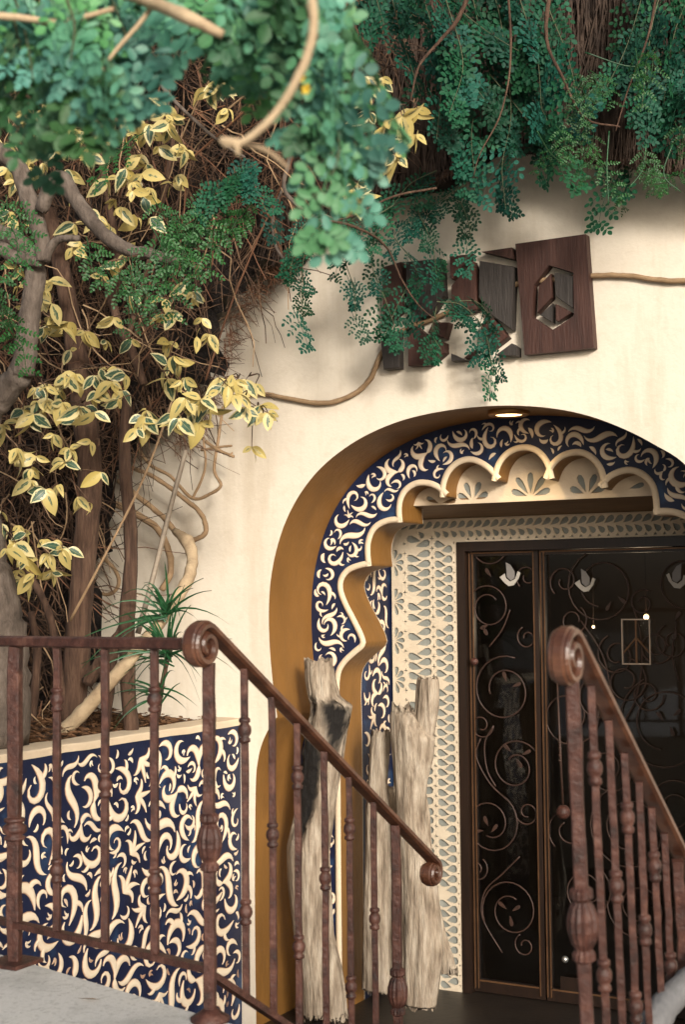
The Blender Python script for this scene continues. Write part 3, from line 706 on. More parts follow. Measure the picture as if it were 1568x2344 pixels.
npk = pack([(3.6,.05),(YF-.012,.05),(YF-.012,ZPL-.043),(3.6,ZPL-.043)], Vector((XPL+.0006,0,0)), Vector((0,1,0)), Vector((0,0,1)), Vector((1,0,0)),
     [(.14,.175,.005,2500,0,N_BIG),(.115,.14,-.006,5000,0,N_BIG),(.08,.10,-.004,5000,0,N_BIG),(.04,.06,.0045,5000,N_BIG,N_BIG+3)], face, 0, seed=4, thick=.4)
print('planter motifs', npk)
ZS = ZPL-.05
sg = MB(); nx, ny = 40, 40
vs = []
for i in range(nx):
    for j in range(ny):
        x = -8+(XPL-.13+8)*i/(nx-1); y = 3+(YF-.003-3)*j/(ny-1)
        vs.append((x, y, ZS+.05*mnoise.noise((x*3, y*3, 0))+(.06*(XPL-x) if x < XPL-.3 else 0)))
sg.add(vs, [(i*ny+j, (i+1)*ny+j, (i+1)*ny+j+1, i*ny+j+1) for i in range(nx-1) for j in range(ny-1)]); struct('planting_soil', sg, 'soil', True)
lit = MB()
for _ in range(2600):
    x = XPL-.16-abs(random.gauss(0,.7)); y = random.uniform(4.1,5.75); s = random.uniform(.012,.04); a = random.uniform(0,6.28); tl = random.uniform(-.5,.5)
    z = ZS+.03+.06*max(0, XPL-x-.3)+random.uniform(0,.03); c, s2 = math.cos(a)*s, math.sin(a)*s
    lit.add([(x-c,y-s2,z),(x+s2*.3,y-c*.3,z+.006+tl*.01),(x+c,y+s2,z+tl*s),(x-s2*.3,y+c*.3,z+.004)], [(0,1,2,3)])
lo = lit.build('leaf_litter', 'litter'); lo['kind'] = 'stuff'; lo['label'] = 'brown fallen leaves and bark chips covering the planter soil'; lo['category'] = 'leaf litter'
# ------------------------------------------------------------------ railings
def ring_prof(r):   # knuckle: two collars with a bead between
    return [(r,-.034),(r*1.55,-.030),(r*1.55,-.022),(r*1.1,-.018),(r*1.75,-.008),(r*1.85,0),(r*1.75,.008),(r*1.1,.018),(r*1.55,.022),(r*1.55,.030),(r,.034)]
def basket(r): return [(r,-.075),(r*1.45,-.070),(r*1.45,-.058),(r*1.05,-.050),(r*1.6,-.036),(r*2.0,-.012),(r*2.0,.010),(r*1.55,.034),(r*1.05,.044),(r*1.5,.052),(r*1.5,.066),(r,.072)]
rw_ = random.Random(8)
def bar(par, name, p0, p1, r, knots=(), fl=None, sq=True):
    p0, p1 = Vector(p0), Vector(p1); d = (p1-p0); L = d.length; ax = d/L
    mb = MB(); nn = 14; pts = []
    for i in range(nn): pts.append(p0+d*(i/(nn-1))+Vector((rw_.uniform(-1,1), rw_.uniform(-1,1), 0))*r*.07)
    mb.tube(pts, [r]*nn, 4 if sq else 8, jit=.06, prof=[(-.8,-1),(.8,-1),(1,-.8),(1,.8),(.8,1),(-.8,1),(-1,.8),(-1,-.8)] if sq else None, up=Vector((1,.3,0)))
    o = mb.build(name, 'iron', par, False)
    for k in knots: MB().lathe(p0+d*k, ax, ring_prof(r*1.12), 12).build('knuckle', 'iron', o, True)
    if fl is not None: MB().lathe(p0+d*fl, ax, basket(r*1.12), 28, flute=.055).build('fluted_knob', 'iron', o, False)
    return o
RAILP = [(-.95,-.35),(-.6,-.55),(.6,-.55),(.95,-.35),(1,.1),(.75,.3),(.55,.28),(.4,.5),(-.4,.5),(-.55,.28),(-.75,.3),(-1,.1)]  # moulded handrail section (across, up)
def handrail(par, path, hw, name='handrail'):
    mb = MB(); vs = []; N = len(path); X = Vector((1,0,0)); n_ = len(RAILP)
    for i in range(N):
        t = (path[min(i+1, N-1)]-path[max(i-1, 0)]).normalized(); nn = X.cross(t).normalized()
        sc_ = hw*(1 if i > 0 else .9)
        for a, b_ in RAILP: vs.append(path[i]+X*(a*sc_)+nn*(b_*sc_*.85))
    fs = [(i*n_+k, i*n_+(k+1) % n_, (i+1)*n_+(k+1) % n_, (i+1)*n_+k) for i in range(N-1) for k in range(n_)]
    fs += [tuple(range(n_-1,-1,-1)), tuple((N-1)*n_+k for k in range(n_))]
    mb.add(vs, fs); return mb.build(name, 'rail_iron', par, False)
def stair_rail_path(X, top, end, R=.062, R2=.05):
    """scroll at the top, straight flight down, scroll at the foot; all in the plane x = X"""
    path = []; dy, dz = end[0]-top[0], end[1]-top[1]; L = math.hypot(dy, dz); ty, tz = dy/L, dz/L
    # normal (upwards) to the flight
    ny, nz = -tz, ty
    cy, cz = top[0]-ny*R, top[1]-nz*R      # centre of the scroll under the start of the flight
    a0 = math.atan2(nz, ny); pts = []; nsp = 46; turn = 1.55*2*math.pi
    for i in range(nsp):
        t = i/(nsp-1); a = a0+t*turn; r = R*(1-.72*t); pts.append(Vector((X, cy+r*math.cos(a), cz+r*math.sin(a))))
    path += list(reversed(pts))
    for i in range(1, 8): path.append(Vector((X, top[0]+dy*i/8, top[1]+dz*i/8)))
    cy, cz = end[0]-ny*R2, end[1]-nz*R2; a0 = math.atan2(nz, ny)
    for i in range(40):
        t = i/39; a = a0-t*1.35*2*math.pi; r = R2*(1-.68*t); path.append(Vector((X, cy+r*math.cos(a), cz+r*math.sin(a))))
    return path
rail = thing('iron_railing', 'rust brown iron railing with scrolled handrail in front of the blue planter wall', 'railing', onZ(480, 2335, LAND))
nb = onZ(481, 2335, LAND); XR = nb.x
topP = onX(476, 1434, XR); endP = onX(992, 1968, XR)
pth = stair_rail_path(XR, (topP.y, topP.z), (endP.y, endP.z), .057, .043)
handrail(rail, pth, .026)
ntop = Vector((XR, nb.y, onX(481, 1535, XR).z))
bar(rail, 'newel_post', (XR, nb.y, LAND+.001), ntop+Vector((0,0,.02)), .0138, fl=(onX(480,1926,XR).z-LAND)/(ntop.z+.02-LAND))
MB().lathe((XR,nb.y,LAND), (0,0,1), [(.05,0),(.05,.008),(.03,.02),(.018,.03)], 14).build('post_shoe', 'iron', rail, True)
# guard rail along the landing edge
lb_ = onZ(31, 2206, LAND)
def guard_at(x, y):
    # vertical plane through both posts
    d = ray(x, y); a = Vector((lb_.x, lb_.y)); b_ = Vector((nb.x, nb.y)); e = b_-a
    det = d.x*(-e.y)-d.y*(-e.x); s_ = (a.x*(-e.y)-a.y*(-e.x))/det
    return EYEP+d*s_
gt0, gt1 = guard_at(-60, 1466), guard_at(425, 1473)
gd = (gt1-gt0)
gp = [gt0-gd*.6+gd*1.6*i/16 for i in range(17)]
gz = MB(); pr = [(-.55,-1),(.55,-1),(.75,-.7),(.75,.7),(.5,1),(-.5,1),(-.75,.7),(-.75,-.7)]
gz.tube(gp, .021, prof=pr, up=Vector((0,0,1)), jit=0); gz.build('top_rail', 'iron', rail)
gb0, gb1 = guard_at(-60, 2092), guard_at(481, 2218)
e = gb1-gb0; MB().tube([gb0-e*.6+e*1.6*i/12 for i in range(13)], .0145, prof=[(-.6,-1),(.6,-1),(.6,1),(-.6,1)], up=Vector((0,0,1))).build('bottom_rail', 'iron', rail)
def guard_bar(x0, y0, x1, y1, r, knots, name='baluster', fl=None):
    p1 = guard_at(x0, y0); p0 = guard_at(x1, y1); p0 = Vector((p1.x*.5+p0.x*.5, p1.y*.5+p0.y*.5, p0.z)); p1 = Vector((p0.x, p0.y, p1.z))
    ks = [(y1-k)/(y1-y0) for k in knots]
    return bar(rail, name, p0, p1, r, ks, None if fl is None else (y1-fl)/(y1-y0))
guard_bar(137, 1480, 122, 2130, .0098, (1602,1992)); guard_bar(244, 1480, 236, 2155, .0098, (1798,)); guard_bar(355, 1480, 352, 2185, .0098, (1602,2017)); 
po = guard_bar(35, 1480, 31, 2206, .018, (1899,), 'post')
bp = lb_; MB().box((bp.x-.06,bp.y-.06,LAND+.001), (bp.x+.06,bp.y+.06,LAND+.012)).build('base_plate', 'iron', rail)
guard_bar(-75, 1480, -85, 2090, .0098, (1798,)) 
# bottom stringer and balusters of the flight
b0 = onX(481, 2228, XR); fl_d = Vector((0, endP.y-topP.y, endP.z-topP.z)).normalized()
b1 = b0+fl_d*1.75
MB().tube([b0, b1], .0135, prof=[(-.6,-1),(.6,-1),(.6,1),(-.6,1)], up=Vector((0,0,1))).build('stringer', 'iron', rail)
def flight_bar(x, ktop, knots, r=.0088, name='baluster', fl=None, XX=None, pth_line=None, par=None, bot=None):
    d = onX(x, ktop, XX); t = (d.y-topL.y)/fdir.y; top = topL+fdir*t; z0 = (botL+fdir*((d.y-botL.y)/fdir.y)).z
    p0, p1 = Vector((XX, d.y, z0)), Vector((XX, d.y, top.z-.012)); H = p1.z-p0.z
    ks = [(onX(x, k, XX).z-p0.z)/H for k in knots]
    return bar(par, name, p0, p1, r, ks, None if fl is None else (onX(x, fl, XX).z-p0.z)/H)
topL, botL, fdir = Vector((XR, topP.y, topP.z)), b0, fl_d
for x, kt, kn in [(559,1560,(1671,2088)),(622,1630,(1911,)),(680,1680,(1779,2168)),(742,1745,(2011,)),(799,1800,(1897,2261)),(855,1850,(2103,))]:
    flight_bar(x, kt, kn, XX=XR, par=rail)
d = onX(906, 1900, XR); nz = (topL+fdir*((d.y-topL.y)/fdir.y)).z
bar(rail, 'newel_post', (XR,d.y,.0), (XR,d.y,nz-.012), .0138, fl=(onX(908,2269,XR).z)/(nz-.012))
# right railing, nearer to the camera
nr = at(1318, 1600, 2.74); XR2 = nr.x
rail2 = thing('iron_railing', 'rust brown iron railing closest to the camera in front of the glazed door', 'railing', (XR2, nr.y, LAND))
topR = onX(1310, 1452, XR2); endR = onX(1640, 2118, XR2)
p2 = stair_rail_path(XR2, (topR.y, topR.z), (endR.y, endR.z), .056, .043)
handrail(rail2, p2, .022)
topL = Vector((XR2, topR.y, topR.z)); fdir = Vector((0, endR.y-topR.y, endR.z-topR.z)).normalized()
q = at(1344, 2343, 2.76); e_ = (at(1311, 1590, 2.74)-q)
nbp = q-e_*.35
bar(rail2, 'newel_post', nbp, at(1309, 1535, 2.74), .0132, fl=(at(1332,2115,2.75)-nbp).length/(at(1309,1535,2.74)-nbp).length)
def lean_bar(xt, yt, xb, yb, r, knots, name='baluster'):
    t = onX(xt, yt, XR2); t = Vector((XR2, t.y, (topL+fdir*((t.y-topL.y)/fdir.y)).z-.032)); dist = (t-EYEP).length/ray(xt, yt).length
    b_ = at(xb, yb, dist+.02); full = t+(b_-t)*1.25; tt = t+(t-b_)*.01
    L = (tt-full).length
    ks = []
    for k in knots:
        f = (k-yt)/(yb-yt); p = t+(b_-t)*f; ks.append((p-full).length/L)
    bar(rail2, name, full, tt, r, ks)
cv = lambda x, y: ((1550+x/1.8534)*.6545, (2600+y/1.8534)*.6545)
lean_bar(1353, 1552, *cv(1058,1800), .0078, (cv(0,105)[1], cv(0,1490)[1]))
lean_bar(1393, 1632, *cv(1165,1800), .0078, (cv(0,890)[1],))
lean_bar(1430, 1712, *cv(1255,1800), .0078, (cv(0,440)[1], cv(0,1700)[1]))
lean_bar(1463, 1780, *cv(1330,1700), .0078, (cv(0,1190)[1],))
lean_bar(1492, 1840, *cv(1415,1600), .0078, (cv(0,770)[1],))
lean_bar(1521, 1900, *cv(1480,1500), .0078, (cv(0,1440)[1],))
lean_bar(1552, 1965, *cv(1560,1400), .0125, (), 'newel_post')
lean_bar(1582, 2020, 1612, 2343, .0078, (2150,))
# ------------------------------------------------------------------ wood sign over the arch
cs = lambda x, y: onY(850.9+.3548*x, 510.5+.3548*y, YF-.05)
def poly_s(pts): return [(cs(*p).x, cs(*p).z) for p in pts]
sp_ = poly_s([(930,135),(1385,72),(1437,805),(990,850)]); hx = poly_s([(1148,272),(1305,320),(1308,600),(1170,690),(1040,605),(1050,400)])
sgp = thing('hexagon_sign', 'dark brown wood panel with hexagonal cut-out holding four wedges', 'sign', (sp_[0][0], YF, sp_[0][1]-.3))
MB().plate(sp_, [hx], fz(YF-.055), .05).build('board', 'sign_wood', sgp)
for pts, m_ in [([(1076,402),(1155,322),(1163,478),(1068,578)], 'sign_wood'), ([(1176,316),(1300,338),(1302,552),(1186,470)], 'sign_wood_grey'), ([(1085,592),(1165,515),(1163,640)], 'sign_wood_grey'), ([(1186,518),(1292,575),(1202,636),(1186,625)], 'sign_wood')]:
    MB().solid(poly_s(pts), fz(YF-.048), .046, .004).build('wedge', m_, sgp)
bl = thing('wood_block_sign', 'dark wood block sign of separate angled pieces left of the hexagon panel', 'sign', (cs(450,500).x, YF, cs(450,900).z))
for pts, m_ in [([(65,285),(190,250),(212,540),(78,675)], 'sign_wood'), ([(60,765),(110,690),(175,700),(178,935),(78,945)], 'sign_wood_grey'), ([(222,250),(450,228),(467,470),(380,600),(300,615),(225,530)], 'sign_wood_grey'),
                ([(232,650),(290,665),(350,720),(470,770),(472,835),(380,915),(237,922)], 'sign_wood'), ([(505,215),(655,198),(522,365),(507,350)], 'sign_wood'), ([(515,405),(655,245),(672,300),(682,560),(515,600)], 'sign_wood'),
                ([(697,243),(918,280),(905,688),(785,600),(693,480)], 'sign_wood_grey'), ([(710,185),(905,157),(922,235)], 'sign_wood'), ([(700,650),(785,612),(878,735),(795,800),(715,720)], 'sign_wood'),
                ([(800,852),(905,775),(940,800),(940,857)], 'sign_wood_grey'), ([(513,840),(610,885),(515,890)], 'sign_wood_grey'), ([(596,872),(660,815),(663,862)], 'sign_wood'), ([(395,640),(500,640),(470,745),(365,705)], 'sign_wood')]:
    MB().solid(poly_s(pts), fz(YF-.055), .054, .005).build('block', m_, bl)
# bare vine over the wall
def vine(name, pts, rad, m_, label=None, cat=None, parent=None, n=7, sub=6, jit=.06, group=None):
    o = MB().tube(catmull(pts, sub), rad, n, jit=jit).build(name, m_, parent, True)
    if label: tag(o, label, cat, group)
    return o
vw = lambda *ps: [onY(x, y, YF-.016) for x, y in ps]
vine('bare_vine', vw((560,905),(600,901),(650,910),(720,922),(770,918),(820,895),(850,862),(868,820),(892,780),(930,752),(990,730),(1060,700),(1130,665),(1185,650),(1260,640),(1345,632),(1400,630),(1450,632),(1500,640),(1568,643),(1680,640)),
     [.010,.012,.013,.012,.013,.011,.012], 'vine_tan', 'bare tan vine stem running across the wall behind the wood signs', 'vine')
# ------------------------------------------------------------------ driftwood
def drift(name, label, Y, rows, seed, flat=.75, top_jag=.022, group='driftwood standing by the entrance'):
    """rows: (y, x left, x right) on the survey grid"""
    rs = random.Random(seed); rows = sorted(rows, key=lambda r: -r[0]); n_ = 56; NR = 130
    ys = [r[0] for r in rows]
    yy = np.linspace(ys[0], ys[-1], NR); xl_ = np.interp(-yy, [-v for v in ys], [r[1] for r in rows]); xr_ = np.interp(-yy, [-v for v in ys], [r[2] for r in rows])
    mb = MB(); vs = []; off = Vector((rs.uniform(0,50), rs.uniform(0,50), 0)); base = None
    for i in range(NR):
        a, b_ = onY(xl_[i], yy[i], Y), onY(xr_[i], yy[i], Y); c = (a+b_)/2; hw = (b_.x-a.x)/2
        if base is None: base = Vector((c.x, Y, max(0, c.z)))
        for k in range(n_):
            th = 2*math.pi*k/n_
            q = 1+.16*mnoise.noise(Vector((math.cos(th)*2.2, math.sin(th)*2.2, c.z*1.6))+off)+.10*mnoise.noise(Vector((math.cos(th)*7, math.sin(th)*7, c.z*2.2))+off)-.10*max(0, mnoise.noise(Vector((math.cos(th)*13, math.sin(th)*13, c.z*1.2))+off))
            dz = 0
            if i >= NR-3: dz = rs.uniform(-top_jag, top_jag*.4)
            if i <= 1: dz = rs.uniform(0, .05)
            vs.append((c.x+hw*q*math.cos(th), Y+hw*flat*q*math.sin(th), c.z+dz))
    fs = [(i*n_+k, i*n_+(k+1) % n_, (i+1)*n_+(k+1) % n_, (i+1)*n_+k) for i in range(NR-1) for k in range(n_)]
    mb.add(vs, fs); mb.add(vs[-n_:]+[tuple(np.mean(vs[-n_:], 0)-np.array((0,0,.02)))], [(k, (k+1) % n_, n_) for k in range(n_)])
    mb.add(vs[:n_], [tuple(range(n_-1,-1,-1))])
    t = thing(name, label, 'driftwood', base, group)
    return t, mb
c8 = lambda x, y: (589+.3856*x, 1439.9+.3856*y)
def rows8(*r): return [(c8(0, y)[1], c8(a, 0)[0], c8(b_, 0)[0]) for y, a, b_ in r]
t, mb = drift('driftwood', 'tall bleached driftwood trunk with charred black hollow in front of the arch edge', 5.90, rows8((175,283,440),(300,285,455),(400,300,480),(450,318,548),(520,312,535),(620,285,515),(760,262,500),(900,252,482),(1100,232,455),(1300,190,425),(1500,192,432),(1800,222,450),(2000,268,498),(2150,280,520),(2330,285,535)), 21)
def split_char(par, mb, polys, Y):
    """charred hollows: the wood's surface sinks there and a point attribute marks the burnt wood"""
    P = [[(onY(*c8(*p), Y).x, onY(*c8(*p), Y).z) for p in q] for q in polys]; V = np.array(mb.v)
    jit = np.array([[.010*mnoise.noise(Vector(c)*25), .035*mnoise.noise(Vector((c[0]*60, c[1]*60, c[2]*6)))] for c in mb.v])
    acc = np.zeros(len(V))
    for ox, oz in ((0,0),(.008,0),(-.008,0),(0,.016),(0,-.016),(.016,.0),(-.016,.0)):
        h = np.zeros(len(V), bool)
        for q in P: h |= inpoly(V[:, [0, 2]]+jit+np.array((ox, oz)), q)
        acc += h/7
    acc[V[:,1] > Y+.01] = 0
    mb.v = [(v[0], v[1]+.028*a_+(.010*mnoise.noise(Vector(v)*40) if a_ > .4 else 0), v[2]) for v, a_ in zip(mb.v, acc)]
    o = mb.build('trunk', 'driftwood_burnt', par, True, label='bleached trunk with charred black hollows')
    at_ = o.data.attributes.new('char', 'FLOAT', 'POINT'); at_.data.foreach_set('value', acc.astype(np.float32))
split_char(t, mb, [[(300,600),(350,590),(400,640),(430,760),(400,900),(380,1040),(330,1160),(275,1300),(235,1150),(235,950),(245,760)],
    [(415,430),(470,420),(540,470),(540,560),(500,680),(475,790),(455,700),(435,580)], [(350,410),(385,405),(380,470),(355,540),(340,480)]], 5.9)
t, mb = drift('driftwood', 'narrow pale driftwood slab standing against the blue side wall', 6.12, rows8((598,685,785),(700,672,785),(900,660,770),(1100,640,800),(1400,640,800),(1700,635,800),(2000,630,805),(2170,632,800)), 22, .5)
mb.build('trunk', 'driftwood', t, True)
t, mb = drift('driftwood', 'forked bleached driftwood post in front of the carved door surround', 6.02, rows8((450,800,900),(520,792,960),(640,795,1045),(760,805,1035),(900,815,1000),(1100,828,985),(1400,850,1050),(1650,850,1075),(1900,858,1110),(2100,862,1085),(2260,868,1060)), 23, .6, .05)
mb.build('trunk', 'driftwood', t, True)
_, m2 = drift('x', 'x', 6.03, rows8((285,955,1070),(330,948,1078),(450,940,1078),(560,925,1062),(700,880,1040),(800,850,1020)), 24, .55, .02); bpy.data.objects.remove(_)
m2.build('limb', 'driftwood', t, True)
t, mb = drift('driftwood', 'short split driftwood wedge leaning at the right foot of the forked post', 6.16, rows8((950,975,1000),(1100,980,1025),(1300,985,1035),(1600,1010,1075),(1800,1030,1120),(1950,1060,1165),(2060,1090,1190)), 25, .5)
mb.build('trunk', 'driftwood', t, True)
t, mb = drift('driftwood', 'thin broken driftwood stick between the slab and the forked post', 6.25, rows8((930,760,810),(1100,762,830),(1500,770,850),(2000,770,850),(2120,775,850)), 26, .6)
mb.build('trunk', 'driftwood', t, True)
o = MB().tube(catmull([at(1440,2420,3.1), at(1500,2335,3.15), at(1560,2262,3.2), at(1640,2200,3.25)], 5), [.036,.033,.031,.030], 12, jit=.05).build('grey_log', 'log_grey', None, True)
tag(o, 'grey weathered log slanting up beside the right railing foot', 'log')
# dead leaf on landing
p = onZ(203, 2286, LAND+.004)
o = MB().add([p+Vector((-.035,-.006,0)), p+Vector((0,-.014,.006)), p+Vector((.04,-.002,.004)), p+Vector((.005,.010,.001))], [(0,1,2,3)]).build('dead_leaf', 'vine_tan'); tag(o, 'single curled tan dead leaf lying on the concrete landing', 'leaf')
# ------------------------------------------------------------------ thatch and thicket
def eave_y(x): return float(np.interp(x, [-100,380,430,480,505,530,560,600,650,700,740,800,900,1000,1050,1100,1180,1270,1400,1568,1700], [1120,1010,985,900,830,740,680,640,590,520,480,450,430,415,370,335,330,345,362,388,400]))
th = thing('thatched_roof', 'dark brown thatched roof edge overhanging the cream wall', 'roof', onY(1300, 340, YF-.2))
# backing slope of the thatch
tb = MB(); vs = []; nx = 30; 
for i in range(nx):
    x = 640+(1750-640)*i/(nx-1)
    p = onY(x, eave_y(x)-6, YF-.22)
    for (dy, dz) in ((.20,.0),(0,.0),(.005,.06),(.10,1.6),(.15,3)): vs.append((p.x, p.y+dy, p.z+dz))
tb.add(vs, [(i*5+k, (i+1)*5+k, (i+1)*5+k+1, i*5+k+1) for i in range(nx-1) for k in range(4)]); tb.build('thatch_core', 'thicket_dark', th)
stw = MB()
for _ in range(5200):
    x = random.uniform(640,1720); p = onY(x, eave_y(x), YF-.24)
    h = random.uniform(-.02,1.0)**1.0*random.choice((1,1,1.9)); dy = .05*h; a = Vector((p.x+random.gauss(0,.02), p.y+dy-random.uniform(0,.05), p.z+h)); L = random.uniform(.15,.45)
    d = Vector((random.gauss(-.02,.16), random.gauss(-.12,.05), -1)).normalized(); b_ = a+d*L
    if b_.z < p.z-.06: b_ = a+d*(max(.02, a.z-p.z+random.uniform(0,.05)))
    stw.tube([a, (a+b_)/2+Vector((random.gauss(0,.008), -.004, 0)), b_], [.0035,.003,.0015], 3, cap=False)
stw.build('straw', 'straw', th, kind='stuff')
for (xa_, ya_, xb_, yb_, r) in ((1265,348,1600,392,.022),(1262,336,1600,372,.014),(1000,408,1110,345,.014),(960,432,1060,385,.010)):
    vine('eave_pole', [onY(xa_, ya_, YF-.25), onY((xa_+xb_)/2, (ya_+yb_)/2-3, YF-.26), onY(xb_, yb_, YF-.25)], [r, r*.9], 'bark_brown', parent=th)
# thicket on the left
tk = thing('dry_thicket', 'dense dry brown twig thicket climbing the wall left of the arch', 'thicket', onY(250, 1500, 5.5))
core = MB(); vs = []; gx, gy = 34, 60
poly_t = [(-300,-150),(1000,-150),(900,250),(760,440),(700,490),(640,580),(560,665),(522,740),(498,850),(470,905),(420,975),(330,1010),(275,1080),(255,1250),(235,1400),(225,1560),(120,1640),(-300,1640)]
import itertools
pt = [(onY(x, y, 5.55).x, onY(x, y, 5.55).z) for x, y in poly_t]
PT = np.array(pt)
rnd = np.random.default_rng(12)
for (bx0, bx1, bz0, bz1) in ((PT[:,0].min(), PT[:,0].max(), PT[:,1].min(), PT[:,1].max()),):
    g = .07; X = np.arange(bx0, bx1, g); Z = np.arange(bz0, bz1, g)
    idm = {}
    inside = inpoly(np.array([(x, z) for x in X for z in Z]), pt).reshape(len(X), len(Z))
    for i in range(len(X)):
        for j in range(len(Z)):
            if inside[i, j]:
                idm[i, j] = len(vs); nn = mnoise.noise((X[i]*2.3, Z[j]*2.3, 1.7))
                vs.append((X[i]+rnd.normal()*.02, 5.60+.14*nn+rnd.normal()*.02, Z[j]+rnd.normal()*.02))
    fs = [(idm[i,j], idm[i+1,j], idm[i+1,j+1], idm[i,j+1]) for (i, j) in idm if (i+1,j) in idm and (i,j+1) in idm and (i+1,j+1) in idm]
core.add(vs, fs); core.build('thicket_shade_backing', 'thicket_dark', tk, True)  # near-black backing sheet, painted stand-in for the shaded depth behind the twigs
tw = MB(); rt = random.Random(31)
cells = list(idm.keys())
def twig(mb, p, d, L, r, seg=5, curl=.5, droop=0, rr=rt):
    pts = [p.copy()]
    for _ in range(seg):
        d = (d+Vector((rr.gauss(0,curl), rr.gauss(0,curl*.5), rr.gauss(0,curl)-droop))*.35).normalized(); pts.append(pts[-1]+d*(L/seg))
    mb.tube(pts, [r, r*.55], 3, cap=False)
for _ in range(5200):
    i, j = rt.choice(cells); x, z = X[i], Z[j]
    p = Vector((x+rt.gauss(0,.05), rt.uniform(5.22,5.58), z+rt.gauss(0,.05))); a = rt.gauss(.9,.75)
    twig(tw, p, Vector((math.cos(a)*(1 if rt.random() < .6 else -1), rt.gauss(0,.25), -math.sin(a))), rt.uniform(.15,.5), rt.choice((.002,.003,.003,.0045)))
tw.build('twig', 'twig', tk, kind='stuff')
tw = MB()
for _ in range(300):
    i, j = rt.choice(cells); p = Vector((X[i], rt.uniform(5.1,5.35), Z[j])); a = rt.gauss(1.2,.5)
    twig(tw, p, Vector((math.cos(a)*rt.choice((-1,1)), rt.gauss(0,.2), -math.sin(a))), rt.uniform(.3,.8), .004, 6, .35)
# fringe over the edge of the wall
for _ in range(420):
    x = rt.uniform(400,720); y = eave_y(x)+rt.gauss(-8,14); p = onY(x, y, rt.uniform(5.55,5.74)); a = rt.uniform(-.3,1.5)
    twig(tw, p, Vector((math.cos(a), rt.gauss(0,.1), -math.sin(a))), rt.uniform(.05,.16), .0022, 4, .6)
tw.build('red_twig', 'twig_red', tk, kind='stuff')
tw = MB()
for _ in range(170):
    i, j = rt.choice(cells); p = Vector((X[i], rt.uniform(5.0,5.25), Z[j])); a = rt.gauss(1.1,.6)
    twig(tw, p, Vector((math.cos(a)*rt.choice((-1,1)), rt.gauss(0,.2), -math.sin(a))), rt.uniform(.35,1.0), .0042, 9, .75)
tw.build('pale_twig', 'vine_tan', tk, kind='stuff')
# ------------------------------------------------------------------ trunks and stems in the planter
def stem(name, label, cat, pts, rad, m_, n=10, Yd=5.3, jit=.07, parts=None, group=None):
    P = [onY(p[0], p[1], p[2] if len(p) > 2 else Yd) for p in pts]
    o = MB().tube(catmull(P, 6), rad, n, jit=jit).build(name, m_, None, True); tag(o, label, cat, group); return o
def wood(parent, name, pts, rad, m_, n=8, Yd=5.3, jit=.06):
    P = [onY(p[0], p[1], p[2] if len(p) > 2 else Yd) for p in pts]
    return MB().tube(catmull(P, 6), rad, n, jit=jit).build(name, m_, parent, True)
# old grey tree, far left and nearest
gt = thing('old_tree', 'old grey tree with thick crooked limbs at the left edge', 'tree', onY(-10, 1680, 4.35))
wood(gt, 'trunk', [(-25,1720),(-10,1600),(-5,1480),(-22,1360),(-45,1230),(-60,1050),(-30,950),(15,890),(52,850)], [.16,.135,.12,.105,.09,.075,.06,.055,.05], 'bark_grey', 12, 4.35)
wood(gt, 'limb', [(50,862),(60,780),(72,690),(80,620),(60,570),(10,540),(-60,520)], [.052,.045,.042,.042,.04,.04,.04], 'bark_grey', 12, 4.35)
wood(gt, 'limb', [(100,600),(90,530),(60,440),(30,370),(-40,330)], [.028,.034,.034,.036,.04], 'bark_grey', 12, 4.3)
wood(gt, 'limb', [(92,480),(115,430),(140,410),(175,460),(230,530),(290,570),(350,583),(405,600)], [.026,.032,.034,.03,.028,.026,.022,.016], 'bark_grey', 12, 4.28)
wood(gt, 'limb', [(100,595),(130,550),(180,545)], [.02,.016,.012], 'bark_grey', 10, 4.3)
wood(gt, 'limb', [(-20,560),(40,590),(95,600)], [.03,.026,.024], 'bark_grey', 10, 4.3)
sh_ = thing('variegated_shrub', 'tall shrub with yellow edged green leaves before the twig thicket', 'shrub', onY(200, 1650, 5.05))
wood(sh_, 'trunk', [(165,1680),(175,1500),(190,1300),(205,1120),(195,980),(180,850),(160,720),(135,590),(110,480)], [.062,.058,.055,.056,.055,.05,.045,.04,.035], 'bark_brown', 12, 5.15)
for pts, r in [([(300,1700),(290,1450),(300,1250),(285,1060),(290,900)], [.034,.036,.03,.028,.02]), ([(240,1680),(260,1500),(290,1400)], [.02,.022,.016]),
               ([(330,880),(300,800),(270,740),(240,640),(190,610)], [.018,.022,.02,.018,.012]), ([(250,700),(270,640),(265,560),(240,420),(215,290)], [.016,.018,.018,.016,.013]),
               ([(290,780),(315,690),(350,560),(390,360),(405,240)], [.013,.013,.012,.011,.01]), ([(150,1650),(130,1500),(110,1400),(60,1300)], [.02,.02,.018,.014]), ([(70,1660),(85,1500),(70,1400)], [.022,.02,.015]),
               ([(200,1560),(240,1500),(280,1440)], [.03,.03,.02])]:
    wood(sh_, 'stem', pts, r, 'bark_brown', 8, 5.1)
